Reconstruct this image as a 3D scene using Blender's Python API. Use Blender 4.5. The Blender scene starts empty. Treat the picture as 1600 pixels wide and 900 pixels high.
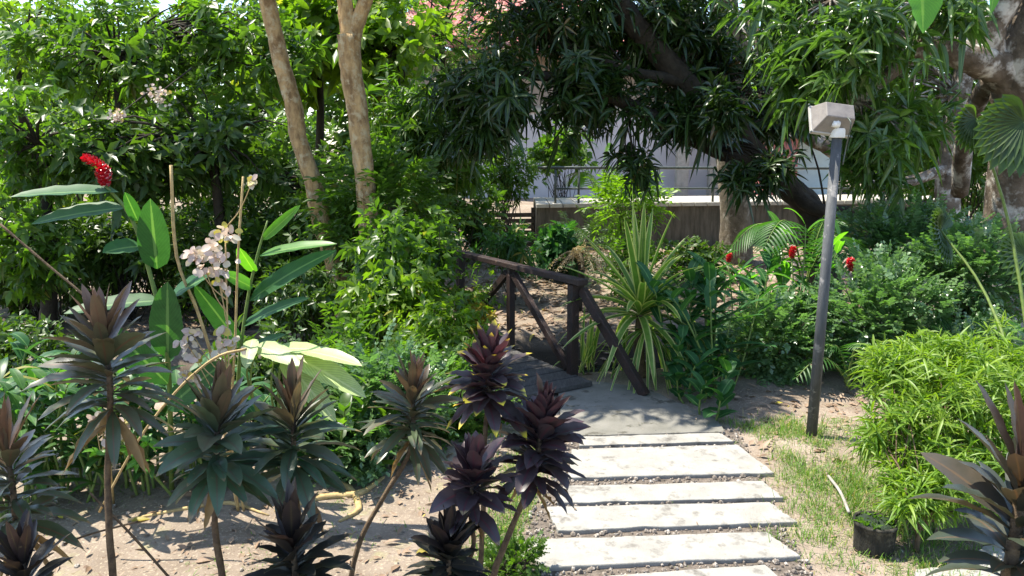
import bpy, math, random
import numpy as np
from mathutils import Vector, Matrix
R = math.radians
S = bpy.context.scene
COL = S.collection

# ------------------------------------------------------------------ camera, sky, sun, exposure
EYE = 1.8; PITCH = R(10.4); FPX = 1200.0
cam_d = bpy.data.cameras.new('camera'); cam = bpy.data.objects.new('camera', cam_d); COL.objects.link(cam)
cam.location = (0, 0, EYE); cam.rotation_euler = (R(90) - PITCH, 0, 0)
cam_d.sensor_width = 36; cam_d.lens = 36 * FPX / 1600; cam_d.clip_end = 3000; cam_d.clip_start = 0.05
S.camera = cam
SUN_EL, SUN_AZ = R(65), R(-72)          # azimuth from +Y (ahead), negative = to the left
sdir = Vector((math.sin(SUN_AZ) * math.cos(SUN_EL), math.cos(SUN_AZ) * math.cos(SUN_EL), math.sin(SUN_EL)))
W = bpy.data.worlds.new('World'); S.world = W; W.use_nodes = True
wn = W.node_tree.nodes; wl = W.node_tree.links
bg = wn['Background']; sky = wn.new('ShaderNodeTexSky'); sky.sky_type = 'NISHITA'; sky.sun_disc = False
sky.sun_elevation = SUN_EL; sky.sun_rotation = SUN_AZ; sky.dust_density = .6
wl.new(sky.outputs[0], bg.inputs[0]); bg.inputs[1].default_value = 0.15
sun_d = bpy.data.lights.new('sun', 'SUN'); sun_d.energy = 4.6; sun_d.angle = R(0.5); sun_d.color = (1, .94, .82)
sun = bpy.data.objects.new('sun', sun_d); COL.objects.link(sun)
sun.rotation_euler = (-sdir).to_track_quat('-Z', 'Y').to_euler(); sun.location = (0, 0, 20)
S.view_settings.view_transform = 'Standard'; S.view_settings.look = 'None'
S.view_settings.exposure = 1.42; S.view_settings.gamma = 1
try: S.view_settings.use_curve_mapping = False
except Exception: pass
S.cycles.max_bounces = 7; S.cycles.diffuse_bounces = 4; S.cycles.glossy_bounces = 2; S.cycles.transmission_bounces = 4
S.cycles.transparent_max_bounces = 4; S.cycles.sample_clamp_indirect = 4
S.cycles.caustics_reflective = False; S.cycles.caustics_refractive = False
S.cycles.use_denoising = True

# ------------------------------------------------------------------ helpers: photo direction to world points
cp, sp = math.cos(PITCH), math.sin(PITCH)
def ray(px, py):
    x = (px - 800) / FPX; y = (450 - py) / FPX
    return np.array([x, cp + y * sp, -sp + y * cp])
def at(px, py, d):
    r = ray(px, py); return np.array([0, 0, EYE]) + r * (d / r[1])
def gp(px, py, z=0.0):
    r = ray(px, py); return np.array([0, 0, EYE]) + r * ((z - EYE) / r[2])
def nz(v):
    n = np.linalg.norm(v, axis=-1, keepdims=True); return v / np.maximum(n, 1e-9)
def A(*a): return np.array(a, float)

# ------------------------------------------------------------------ materials
MATS = {}
def newmat(name):
    m = bpy.data.materials.new(name); m.use_nodes = True; MATS[name] = m
    nt = m.node_tree; return m, nt, nt.nodes['Principled BSDF'], nt.nodes['Material Output']
def N(nt, t, **k):
    n = nt.nodes.new(t)
    for a, b in k.items(): setattr(n, a, b)
    return n
def mixc(nt, fac, a, b, blend='MIX'):
    n = N(nt, 'ShaderNodeMix', data_type='RGBA', blend_type=blend)
    for i, v in ((0, fac), (6, a), (7, b)):
        if isinstance(v, (int, float)): n.inputs[i].default_value = v
        elif isinstance(v, tuple): n.inputs[i].default_value = (*v, 1)
        else: nt.links.new(v, n.inputs[i])
    return n.outputs[2]
def rng_(nt, v, a, b, c=0., d=1.):
    n = N(nt, 'ShaderNodeMapRange'); nt.links.new(v, n.inputs[0])
    for i, q in enumerate((a, b, c, d)): n.inputs[i + 1].default_value = q
    return n.outputs[0]
def mth(nt, op, a, b=0.):
    n = N(nt, 'ShaderNodeMath', operation=op)
    for i, v in enumerate((a, b)):
        if isinstance(v, (int, float)): n.inputs[i].default_value = v
        else: nt.links.new(v, n.inputs[i])
    return n.outputs[0]
def noise(nt, scale, detail=3, rough=.6, vec=None):
    n = N(nt, 'ShaderNodeTexNoise'); n.inputs['Scale'].default_value = scale
    n.inputs['Detail'].default_value = detail; n.inputs['Roughness'].default_value = rough
    if vec is None:
        g = N(nt, 'ShaderNodeNewGeometry'); vec = g.outputs['Position']
    nt.links.new(vec, n.inputs['Vector']); return n.outputs[0]
def leafmat(name, a, b, spots=None, trans=.35, tint=(1.5, 1.7, .7), rough=.38, rib=None, edge=None, tip=None, old=None, oldp=.96, spec=.5, veins=0.):
    m, nt, p, out = newmat(name)
    at_ = N(nt, 'ShaderNodeAttribute', attribute_name='rnd'); r = at_.outputs['Fac']
    uv = N(nt, 'ShaderNodeUVMap'); sx = N(nt, 'ShaderNodeSeparateXYZ'); nt.links.new(uv.outputs[0], sx.inputs[0])
    u, v = sx.outputs[0], sx.outputs[1]
    c = mixc(nt, r, a, b)
    if old: c = mixc(nt, rng_(nt, r, oldp, oldp + .01), c, old)
    ns = noise(nt, 22, 3); c = mixc(nt, rng_(nt, ns, .35, .75, 0, .5), c, tuple(x * .55 for x in a))
    off = mth(nt, 'ABSOLUTE', mth(nt, 'SUBTRACT', u, .5))
    if veins:
        w = mth(nt, 'SINE', mth(nt, 'ADD', mth(nt, 'MULTIPLY', v, 110.), mth(nt, 'MULTIPLY', off, -60.)))
        c = mixc(nt, rng_(nt, w, .5, 1, 0, veins), c, tuple(min(1, x * 1.8) for x in b))
    if spots: c = mixc(nt, rng_(nt, noise(nt, 55, 2, .5), .68, .74, 0, .45), c, spots); c = mixc(nt, rng_(nt, mth(nt, 'ADD', mth(nt, 'ADD', v, mth(nt, 'MULTIPLY', noise(nt, 14, 2), .3)), mth(nt, 'MULTIPLY', r, -.2)), 1.05, 1.10), c, spots)
    if rib: c = mixc(nt, rng_(nt, off, .03, .06, 1, 0), c, rib)
    if edge: c = mixc(nt, rng_(nt, off, .30, .38, 0, 1), c, edge)
    if tip: c = mixc(nt, rng_(nt, mth(nt, 'ADD', v, mth(nt, 'MULTIPLY', ns, .2)), .96, 1.04), c, tip)
    nt.links.new(c, p.inputs['Base Color']); p.inputs['Roughness'].default_value = rough
    p.inputs['Specular IOR Level'].default_value = spec
    tr = N(nt, 'ShaderNodeBsdfTranslucent'); nt.links.new(mixc(nt, 1., c, tuple(tint), 'MULTIPLY'), tr.inputs[0])
    mx = N(nt, 'ShaderNodeMixShader'); mx.inputs[0].default_value = trans
    nt.links.new(p.outputs[0], mx.inputs[1]); nt.links.new(tr.outputs[0], mx.inputs[2]); nt.links.new(mx.outputs[0], out.inputs[0])
    return m
def solid(name, a, b, scale=8, rough=.85, bump=.3, bscale=None, lo=.35, hi=.65, c3=None, s3=2., r3=(.55, .62), stretch=None, metal=0., spec=.3):
    m, nt, p, out = newmat(name)
    vec = None
    if stretch:
        g = N(nt, 'ShaderNodeNewGeometry'); mp = N(nt, 'ShaderNodeMapping'); mp.inputs['Scale'].default_value = stretch
        nt.links.new(g.outputs['Position'], mp.inputs[0]); vec = mp.outputs[0]
    c = mixc(nt, rng_(nt, noise(nt, scale, 5, .65, vec), lo, hi), a, b)
    if c3: c = mixc(nt, rng_(nt, noise(nt, s3, 4, .65), *r3), c, c3)
    nt.links.new(c, p.inputs['Base Color']); p.inputs['Roughness'].default_value = rough; p.inputs['Metallic'].default_value = metal
    p.inputs['Specular IOR Level'].default_value = spec
    if bump:
        bn = N(nt, 'ShaderNodeBump'); bn.inputs['Strength'].default_value = bump; bn.inputs['Distance'].default_value = .02
        nt.links.new(noise(nt, bscale or scale * 3, 6, .7, vec), bn.inputs['Height']); nt.links.new(bn.outputs[0], p.inputs['Normal'])
    return m

G = leafmat
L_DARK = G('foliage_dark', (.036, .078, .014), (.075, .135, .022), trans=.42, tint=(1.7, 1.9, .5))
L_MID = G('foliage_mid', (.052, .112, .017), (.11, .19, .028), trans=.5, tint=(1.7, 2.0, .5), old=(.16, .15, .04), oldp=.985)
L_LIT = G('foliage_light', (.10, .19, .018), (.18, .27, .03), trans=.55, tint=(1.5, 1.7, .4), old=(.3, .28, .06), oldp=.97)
L_MANGO = G('mango_leaf_shaded', (.014, .036, .007), (.034, .072, .012), trans=.22, rough=.33, tint=(1.6, 1.9, .5), rib=(.09, .15, .04), old=(.17, .1, .03), oldp=.99, spec=.5)  # crown's own shade and backlit darkness are put into this leaf colour
L_MANGO2 = G('mango_leaf_sunlit', (.045, .105, .018), (.095, .18, .028), trans=.42, rough=.3, rib=(.16, .25, .07), old=(.13, .24, .03), oldp=.9, spec=.7)  # brighter copy of the mango leaf, sunlight put into the colour
L_PALE = G('pale_small_leaf', (.085, .165, .060), (.165, .26, .115), trans=.38, rough=.3, tint=(1.4, 1.8, .7), old=(.15, .27, .05), oldp=.88, spec=.9)  # leaf highlights are put into this raised pale base colour
L_FINE = G('fine_yellow_green_leaf', (.11, .23, .022), (.27, .38, .045), trans=.5, tint=(1.3, 1.4, .4), rough=.45)
L_GINGER = G('ginger_leaf', (.026, .090, .030), (.045, .125, .038), trans=.3, spec=.25, rib=(.12, .22, .08), rough=.48, tint=(1.7, 2.1, .5), veins=.15)
L_GBRIGHT = G('bright_ginger_leaf', (.09, .24, .035), (.12, .29, .045), trans=.55, rib=(.2, .36, .08), rough=.35, tint=(1.5, 1.8, .35), veins=.15)
L_PALEBIG = G('pale_broad_leaf', (.32, .42, .17), (.42, .50, .22), trans=.35, rib=(.5, .55, .3), rough=.4, tint=(1.2, 1.3, .6), veins=.35)
L_STRAP = G('strap_leaf', (.035, .10, .028), (.085, .19, .045), trans=.45, rib=(.1, .2, .06), rough=.4, tint=(1.6, 1.9, .5), old=(.34, .30, .08), oldp=.95)
L_PAND = G('variegated_strap_leaf', (.13, .25, .045), (.20, .33, .06), trans=.5, edge=(.62, .60, .24), rough=.38, tint=(1.3, 1.5, .5))
L_PINK = G('pale_pink_bract', (.66, .50, .44), (.62, .60, .44), trans=.35, rough=.5, tint=(1.1, 1, .9), old=(.5, .45, .05), oldp=.9)
L_PALM = G('palm_leaflet', (.032, .10, .022), (.06, .15, .03), trans=.4, rough=.42, tint=(1.6, 1.9, .5), spec=.4)
L_PALMY = G('sunlit_palm_leaflet', (.09, .22, .03), (.14, .28, .04), trans=.5, rough=.35, tint=(1.5, 1.7, .4))  # brighter palm leaflet copy, sunlight put into its colour
L_FINE2 = G('lime_leaf', (.14, .26, .02), (.22, .36, .03), trans=.55, tint=(1.4, 1.6, .4), rough=.4)
L_FERN = G('dry_fern_leaflet', (.34, .27, .17), (.48, .42, .28), trans=.35, rough=.6, tint=(1.2, 1.1, .7))
L_YEL = G('yellowing_leaf', (.34, .33, .04), (.42, .28, .05), trans=.4, rough=.5, tint=(1.2, 1.1, .4))
L_RED = G('red_bract', (.42, .008, .018), (.60, .02, .035), trans=.25, rough=.3, tint=(1.2, .6, .6))
C_BROWN = G('cordyline_bronze', (.085, .115, .060), (.19, .10, .065), spots=(.22, .17, .09), trans=.22, rough=.33, tint=(1.3, 1.1, .7), rib=(.14, .08, .05), spec=.55)
C_GREEN = G('cordyline_green', (.062, .120, .068), (.16, .09, .06), spots=(.22, .17, .09), trans=.22, rough=.33, tint=(1.3, 1.3, .7), rib=(.09, .08, .05), spec=.55)
C_PURP = G('cordyline_purple', (.060, .048, .052), (.078, .044, .046), spots=(.22, .17, .09), trans=.16, rough=.36, tint=(1.4, .8, .9), rib=(.09, .03, .04), spec=.5)
C_PURPY = G('cordyline_purple_yellow_tips', (.066, .056, .056), (.088, .042, .048), trans=.18, rough=.36, tint=(1.6, .8, .9), rib=(.09, .03, .04), tip=(.58, .50, .05), spec=.5)
L_WITHER = G('withered_leaf', (.20, .13, .06), (.34, .24, .11), trans=.25, rough=.7, tint=(1.2, 1., .6))
C_DARK2 = G('cordyline_dark_bronze', (.045, .060, .040), (.10, .055, .042), trans=.2, rough=.34, tint=(1.5, 1.1, .7), rib=(.10, .07, .04), spec=.5)
C_DARK = G('cordyline_dark', (.026, .030, .025), (.046, .030, .028), spots=(.22, .17, .09), trans=.14, rough=.38, tint=(1.5, 1.1, .7), rib=(.06, .05, .03), spec=.4)
B_TAN = solid('tan_bark', (.56, .37, .17), (.20, .12, .055), 11, .95, 1., 34, c3=(.50, .40, .24), s3=13, r3=(.50, .66), stretch=(1, 1, .45))
B_GREY = solid('grey_bark', (.20, .16, .12), (.085, .065, .045), 8, .9, .9, 26, c3=(.55, .52, .46), s3=4.5, r3=(.50, .62))
B_DARK2 = solid('brown_grey_bark', (.17, .14, .10), (.08, .065, .045), 8, .9, .9, 26, c3=(.28, .25, .20), s3=9, r3=(.52, .68))
B_DARK = solid('dark_bark', (.050, .040, .028), (.022, .018, .013), 8, .9, .9, 26)
B_STEM = solid('plant_stem', (.17, .115, .065), (.075, .05, .032), 40, .8, .5, 120)
B_GSTEM = solid('green_stem', (.16, .22, .05), (.10, .15, .035), 30, .6, .1)
B_STRAW = solid('dry_stalk', (.50, .36, .16), (.33, .23, .10), 30, .7, .3)
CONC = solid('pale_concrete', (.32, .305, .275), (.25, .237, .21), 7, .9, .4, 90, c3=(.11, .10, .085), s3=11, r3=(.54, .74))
CONC2 = solid('shade_toned_concrete', (.19, .18, .155), (.13, .125, .105), 5, .9, .3, 60, c3=(.07, .065, .05), s3=6, r3=(.58, .66))  # landing concrete darkened: overhead canopy shade put into the colour
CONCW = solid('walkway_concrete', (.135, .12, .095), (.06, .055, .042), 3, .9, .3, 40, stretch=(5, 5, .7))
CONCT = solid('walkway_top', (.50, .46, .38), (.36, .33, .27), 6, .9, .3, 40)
WOOD = solid('dark_stained_wood', (.034, .016, .012), (.014, .009, .008), 14, .6, .5, 60, c3=(.09, .055, .042), s3=9, r3=(.6, .68), spec=.4)
PLANK = solid('weathered_plank', (.09, .085, .08), (.045, .042, .04), 9, .8, .5, 60, stretch=(6, 1.2, 6))
SLATW = solid('dark_slat_wood', (.07, .055, .042), (.03, .025, .02), 10, .85, .5, 50)
POLE = solid('grey_pole_paint', (.095, .098, .10), (.055, .058, .06), 14, .6, .2, 80, c3=(.22, .21, .20), s3=12, r3=(.6, .68), stretch=(3, 3, .7))
HOUSING = solid('beige_lamp_housing', (.24, .215, .19), (.175, .155, .14), 16, .5, .1, 60)
HFRAME = solid('pale_lamp_frame', (.42, .40, .36), (.33, .31, .28), 16, .5, .1, 60)
WHITE = solid('white_paint', (.78, .77, .74), (.66, .65, .62), 20, .6, .05)
METAL = solid('railing_metal', (.10, .115, .10), (.06, .07, .06), 20, .5, .1, metal=.3)
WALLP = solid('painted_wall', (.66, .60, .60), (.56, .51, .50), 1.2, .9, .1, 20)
WALLT = solid('shaded_beige_wall', (.36, .30, .25), (.28, .23, .19), 1.2, .9, .1, 20)  # upper wall colour, with the eave's shade put into it
ROOFR = solid('faded_red_roof', (.42, .135, .11), (.30, .10, .085), 3, .7, .2, 30, c3=(.52, .30, .25), s3=2)
REDW = solid('pink_red_wall', (.42, .16, .15), (.32, .12, .11), 3, .8, .1)
STUMP = solid('black_tub', (.045, .040, .030), (.012, .012, .010), 16, .85, .9, 50, stretch=(1.6, 1.6, .35), c3=(.11, .10, .075), s3=18, r3=(.55, .68))
MOSS = solid('moss_soil', (.03, .05, .025), (.02, .03, .018), 40, .95, .8, 90)
STONE = solid('gravel_stone', (.24, .20, .165), (.10, .085, .07), 30, .9, .2, c3=(.40, .36, .31), s3=45, r3=(.55, .58))
LITTER = G('fallen_leaf', (.22, .14, .085), (.36, .26, .18), trans=.15, rough=.7, tint=(1, .9, .6), old=(.55, .45, .05), oldp=.985)
GRASS = G('grass_blade', (.09, .20, .02), (.20, .32, .05), trans=.45, rough=.5, tint=(1.3, 1.5, .4), old=(.45, .38, .2), oldp=.8)
PIPE = solid('pale_plastic_pipe', (.36, .34, .30), (.22, .20, .17), 20, .5, .1)

def soil_material():
    m, nt, p, out = newmat('soil')
    a = mixc(nt, rng_(nt, noise(nt, 1.6, 5, .6), .38, .62), (.175, .135, .10), (.29, .235, .185))
    a = mixc(nt, rng_(nt, noise(nt, 60, 4, .7), .55, .68), a, (.42, .35, .26))
    a = mixc(nt, rng_(nt, noise(nt, 33, 3, .7), .60, .70), a, (.15, .10, .07))
    a = mixc(nt, rng_(nt, noise(nt, 3.1, 4, .7), .60, .75, 0, .6), a, (.30, .30, .13))
    g = N(nt, 'ShaderNodeNewGeometry'); sx = N(nt, 'ShaderNodeSeparateXYZ'); nt.links.new(g.outputs['Position'], sx.inputs[0])
    a = mixc(nt, rng_(nt, sx.outputs[2], -.22, -.45, 0, 1), a, (.045, .035, .025))     # wet mud of the stream bed
    nt.links.new(a, p.inputs['Base Color']); p.inputs['Roughness'].default_value = .95; p.inputs['Specular IOR Level'].default_value = .15
    b = N(nt, 'ShaderNodeBump'); b.inputs['Strength'].default_value = .8; b.inputs['Distance'].default_value = .02
    nt.links.new(noise(nt, 26, 8, .75), b.inputs['Height']); nt.links.new(b.outputs[0], p.inputs['Normal'])
    return m
SOIL = soil_material()
def water_material():
    m, nt, p, out = newmat('stream_water')
    p.inputs['Base Color'].default_value = (.012, .016, .010, 1); p.inputs['Roughness'].default_value = .06
    b = N(nt, 'ShaderNodeBump'); b.inputs['Strength'].default_value = .25; b.inputs['Distance'].default_value = .02
    nt.links.new(noise(nt, 5, 3), b.inputs['Height']); nt.links.new(b.outputs[0], p.inputs['Normal']); return m
WATER = water_material()

# ------------------------------------------------------------------ objects and tags
def link(o, parent=None):
    COL.objects.link(o)
    if parent is not None:
        o.parent = parent; o.matrix_parent_inverse = Matrix.Translation(-parent.location)
    return o
def thing(name, label, cat, loc, group=None):
    o = bpy.data.objects.new(name, None); o.location = loc; o.empty_display_size = .1; COL.objects.link(o)
    o['label'] = label; o['category'] = cat
    if group: o['group'] = group
    return o
def tag(o, label=None, cat=None, group=None, kind=None):
    for k, v in (('label', label), ('category', cat), ('group', group), ('kind', kind)):
        if v: o[k] = v
    return o

class MB:
    """solid mesh builder"""
    def __init__(s): s.v = []; s.f = []
    def add(s, vs, fs):
        o = len(s.v); s.v += [tuple(map(float, q)) for q in vs]; s.f += [tuple(i + o for i in f) for f in fs]; return s
    def prism(s, bot, top):
        n = len(bot); fs = [tuple(range(n))[::-1], tuple(range(n, 2 * n))]
        fs += [(i, (i + 1) % n, n + (i + 1) % n, n + i) for i in range(n)]
        return s.add(list(bot) + list(top), fs)
    def box(s, c, sz, rz=0.):
        x, y, z = (q / 2 for q in sz); ca, sa = math.cos(rz), math.sin(rz)
        q = [(c[0] + a * ca - b * sa, c[1] + a * sa + b * ca) for a, b in ((-x, -y), (x, -y), (x, y), (-x, y))]
        return s.prism([(a, b, c[2] - z) for a, b in q], [(a, b, c[2] + z) for a, b in q])
    def beam(s, p0, p1, w, h, up=(0, 0, 1)):
        p0, p1 = A(*p0), A(*p1); d = nz(p1 - p0); a = nz(np.cross(d, A(*up))); b = np.cross(a, d)
        q = [a * i * w / 2 + b * j * h / 2 for i, j in ((-1, -1), (1, -1), (1, 1), (-1, 1))]
        return s.prism([p0 + k for k in q], [p1 + k for k in q])
    def tube(s, pts, rad, n=7, rough=0., rg=None, smooth=4):
        P = np.array(pts, float); r = np.array(rad, float)
        if len(P) > 2 and smooth > 1:
            t = np.arange(len(P)); T = np.linspace(0, len(P) - 1, (len(P) - 1) * smooth + 1)
            Pe = np.vstack([2 * P[0] - P[1], P, 2 * P[-1] - P[-2]]); out = []
            for q in T:
                i = min(int(q), len(P) - 2); u = q - i; a, b, c, d = Pe[i:i + 4]
                out.append(.5 * (2 * b + (c - a) * u + (2 * a - 5 * b + 4 * c - d) * u * u + (3 * b - a - 3 * c + d) * u ** 3))
            r = np.interp(T, t, r); P = np.array(out)
        tg = nz(np.gradient(P, axis=0)); ref = A(.3, .9, .1); a = nz(np.cross(tg, ref)); b = np.cross(tg, a)
        th = np.linspace(0, 2 * np.pi, n, endpoint=False); m = len(P)
        rr = np.repeat(r[:, None], n, 1)
        if rough: rr = rr * (1 + rough * ((rg or RG).random((m, n)) - .5) * 2)
        V = P[:, None] + (a[:, None] * np.cos(th)[None, :, None] + b[:, None] * np.sin(th)[None, :, None]) * rr[..., None]
        fs = [(i * n + j, i * n + (j + 1) % n, (i + 1) * n + (j + 1) % n, (i + 1) * n + j) for i in range(m - 1) for j in range(n)]
        fs += [tuple(range(n))[::-1], tuple(range((m - 1) * n, m * n))]
        return s.add(V.reshape(-1, 3), fs)
    def build(s, name, mat, parent=None, smooth=False, bevel=0.):
        me = bpy.data.meshes.new(name); me.from_pydata(s.v, [], s.f); me.materials.append(mat)
        if smooth: me.polygons.foreach_set('use_smooth', [True] * len(me.polygons))
        me.update(); o = bpy.data.objects.new(name, me); link(o, parent)
        if bevel:
            b = o.modifiers.new('bevel', 'BEVEL'); b.width = bevel; b.segments = 2; b.limit_method = 'ANGLE'
        return o

PROF = {
    'lance': lambda s: np.sin(np.pi * s ** .75) ** .85 + .02,
    'ovate': lambda s: np.sin(np.pi * s ** .62) ** .8 + .02,
    'round': lambda s: np.sin(np.pi * np.clip(s * .96 + .02, 0, 1)) ** .5,
    'obo': lambda s: np.sin(np.pi * s ** 1.35) ** .8 + .03,
    'strap': lambda s: np.minimum(1, .55 + s * 2.5) * (1 - s ** 3.2) ** .75 + .01,
    'paddle': lambda s: np.clip(s * 9, 0.06, 1) * np.sin(np.pi * np.clip(.14 + s * .86, 0, 1)) ** .6 + .01,
    'cordy': lambda s: .13 + .87 * np.clip(np.sin(np.pi * np.clip((s - .06) / .94, 0, 1) ** .92), 0, 1) ** .9 * (s < .999) - .12 * (s > .9) * (s - .9) * 10,
    'needle': lambda s: (1 - s) ** .5 * np.minimum(1, s * 6 + .3) + .02,
}
class LV:
    """leaf mesh builder (every leaf a bent, folded blade)"""
    def __init__(s, seed=0): s.V = []; s.F = []; s.U = []; s.Rn = []; s.n = 0; s.rg = np.random.default_rng(seed)
    def add(s, base, d, nrm, L, Wd, droop=.3, prof='lance', seg=4, fold=.25, rnd=None, wave=0.):
        base = np.atleast_2d(base).astype(float); k = len(base)
        if k == 0: return
        d = nz(np.broadcast_to(d, (k, 3)).astype(float)); nrm = np.broadcast_to(nrm, (k, 3)).astype(float)
        L = np.broadcast_to(np.asarray(L, float), (k,)); Wd = np.broadcast_to(np.asarray(Wd, float), (k,)); dr = np.broadcast_to(np.asarray(droop, float), (k,))
        rnd = s.rg.random(k) if rnd is None else np.broadcast_to(np.asarray(rnd, float), (k,))
        sd = np.cross(d, nrm); bad = np.linalg.norm(sd, axis=1) < 1e-3
        if bad.any(): sd[bad] = np.cross(d[bad], A(.7, .3, .6))
        sd = nz(sd); u = np.linspace(0, 1, seg + 1); w = PROF[prof](u); w[-1] = max(min(w[-1], .04), .0)
        g = A(0, 0, -1.)
        c = base[:, None] + L[:, None, None] * (d[:, None] * u[None, :, None] + g * (dr[:, None] * u[None] ** 2)[..., None])
        t = nz(d[:, None] + g * (2 * dr[:, None] * u[None])[..., None])
        n2 = np.cross(np.broadcast_to(sd[:, None], t.shape), t); hw = (Wd[:, None] * w[None] / 2)[..., None]
        lf = c - sd[:, None] * hw + n2 * hw * fold * 2; rt = c + sd[:, None] * hw + n2 * hw * fold * 2
        if wave:
            ph = s.rg.random(k)[:, None] * 6; z = np.sin(u[None] * 22 + ph)[..., None] * hw * wave; z2 = np.sin(u[None] * 25 + ph * 2)[..., None] * hw * wave
            lf = lf + n2 * z; rt = rt + n2 * z2
        V = np.stack([lf, c, rt], 2).reshape(k, -1, 3); nv = (seg + 1) * 3
        f = []
        for j in range(seg):
            a = j * 3; f += [(a, a + 1, a + 4, a + 3), (a + 1, a + 2, a + 5, a + 4)]
        F = (np.array(f)[None] + (np.arange(k) * nv)[:, None, None]).reshape(-1, 4) + s.n
        U = np.broadcast_to(np.stack([np.tile([0, .5, 1], seg + 1), np.repeat(u, 3)], 1)[None], (k, nv, 2)).reshape(-1, 2)
        s.V.append(V.reshape(-1, 3)); s.F.append(F); s.U.append(U); s.Rn.append(np.repeat(rnd, nv)); s.n += k * nv
    def build(s, name, mat, parent=None):
        V = np.concatenate(s.V).astype(np.float32); F = np.concatenate(s.F).astype(np.int32); U = np.concatenate(s.U).astype(np.float32); Rn = np.concatenate(s.Rn).astype(np.float32)
        me = bpy.data.meshes.new(name); nf = len(F)
        me.vertices.add(len(V)); me.vertices.foreach_set('co', V.ravel())
        me.loops.add(nf * 4); me.loops.foreach_set('vertex_index', F.ravel())
        me.polygons.add(nf); me.polygons.foreach_set('loop_start', np.arange(nf, dtype=np.int32) * 4)
        me.polygons.foreach_set('use_smooth', np.ones(nf, bool))
        me.update(calc_edges=True)
        uvl = me.uv_layers.new(name='UVMap'); uvl.data.foreach_set('uv', U[F.ravel()].ravel())
        at_ = me.attributes.new('rnd', 'FLOAT', 'POINT'); at_.data.foreach_set('value', Rn)
        me.materials.append(mat); o = bpy.data.objects.new(name, me); return link(o, parent)
RG = np.random.default_rng(5)
GOLD = 2.399963

def basis(ax):
    ref = np.where(np.abs(ax[:, 2:3]) > .9, A(1, 0, 0), A(0, 0, 1)); e1 = nz(np.cross(ax, ref)); return e1, np.cross(ax, e1)
def whorl(lv, P, ax, n, L, Wd, prof='lance', seg=3, droop=.35, spread=(.5, 1.1), fold=.2, jit=.25, rnd=None):
    P = np.atleast_2d(P); ax = nz(np.atleast_2d(ax)); e1, e2 = basis(ax); rg = lv.rg; k = len(P); ph0 = rg.random(k) * 6.28; sc_ = rg.uniform(.6, 1.3, k) if k > 3 else np.ones(k); sr = rg.random(k)
    for i in range(n):
        ph = ph0 + i * GOLD; rad = e1 * np.cos(ph)[:, None] + e2 * np.sin(ph)[:, None]
        sp_ = rg.uniform(*spread, k)[:, None]; d = nz(ax * np.cos(sp_) + rad * np.sin(sp_) + rg.normal(0, jit * .4, (k, 3)))
        nr = ax - d * np.sum(ax * d, 1, keepdims=True) + rg.normal(0, .42, (k, 3))
        base = P - ax * (L * .5 * (i / n))
        lv.add(base, d, nr, L * sc_ * rg.uniform(.65, 1.15, k), Wd * sc_ * rg.uniform(.75, 1.15, k), droop * rg.uniform(.4, 1.5, k), prof, seg, fold, np.clip(sr * .75 + rg.random(k) * .3, 0, 1) if rnd is None else rnd)
def pinnate(lv, P, ax, npair, RL, L, Wd, prof='ovate', seg=2, droop=.25, fold=.12, ang=1.0, hang=0.):
    P = np.atleast_2d(P); ax = nz(np.atleast_2d(ax)); rg = lv.rg; k = len(P)
    sd = nz(np.cross(ax, A(0, 0, 1) + rg.normal(0, .25, (k, 3)))); up = np.cross(sd, ax); RLk = RL * rg.uniform(.7, 1.2, k); sr = rg.random(k)
    lv.add(P, ax, up, RLk, .006 + .01 * RL, droop, 'strap', 4, .2)
    for i in range(npair + 1):
        u = (i + .8) / (npair + .8)
        c = P + RLk[:, None] * (ax * u + A(0, 0, -1) * droop * u * u)
        t = nz(ax + A(0, 0, -2 * droop * u))
        for sgn in ((1, -1) if i < npair else (0,)):
            d = nz(t * math.cos(ang if sgn else 0) + sd * sgn * math.sin(ang) + A(0, 0, -hang) + rg.normal(0, .1, (k, 3)))
            lv.add(c, d, up + rg.normal(0, .25, (k, 3)), L * rg.uniform(.7, 1.1, k) * (1 - .3 * abs(u - .5)), Wd * rg.uniform(.8, 1.1, k), .15, prof, seg, fold, np.clip(sr * .75 + rg.random(k) * .3, 0, 1))
def clumps(rg, c, rad, nc, cr, per, shell=.45, flat=1.):
    c = A(*c); rad = A(*rad); q = nz(rg.normal(0, 1, (nc, 3))) * (rg.random((nc, 1)) ** shell); cc = c + q * rad
    P = (cc[:, None] + rg.normal(0, 1, (nc, per, 3)) * A(cr, cr, cr * flat) * .6).reshape(-1, 3)
    ax = nz(nz((P - c) / rad) * .8 + np.repeat(nz(P.reshape(nc, per, 3).mean(1) - c), per, 0) * .2 + rg.normal(0, .45, P.shape) + A(0, 0, .35))
    return cc, P, ax
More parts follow.
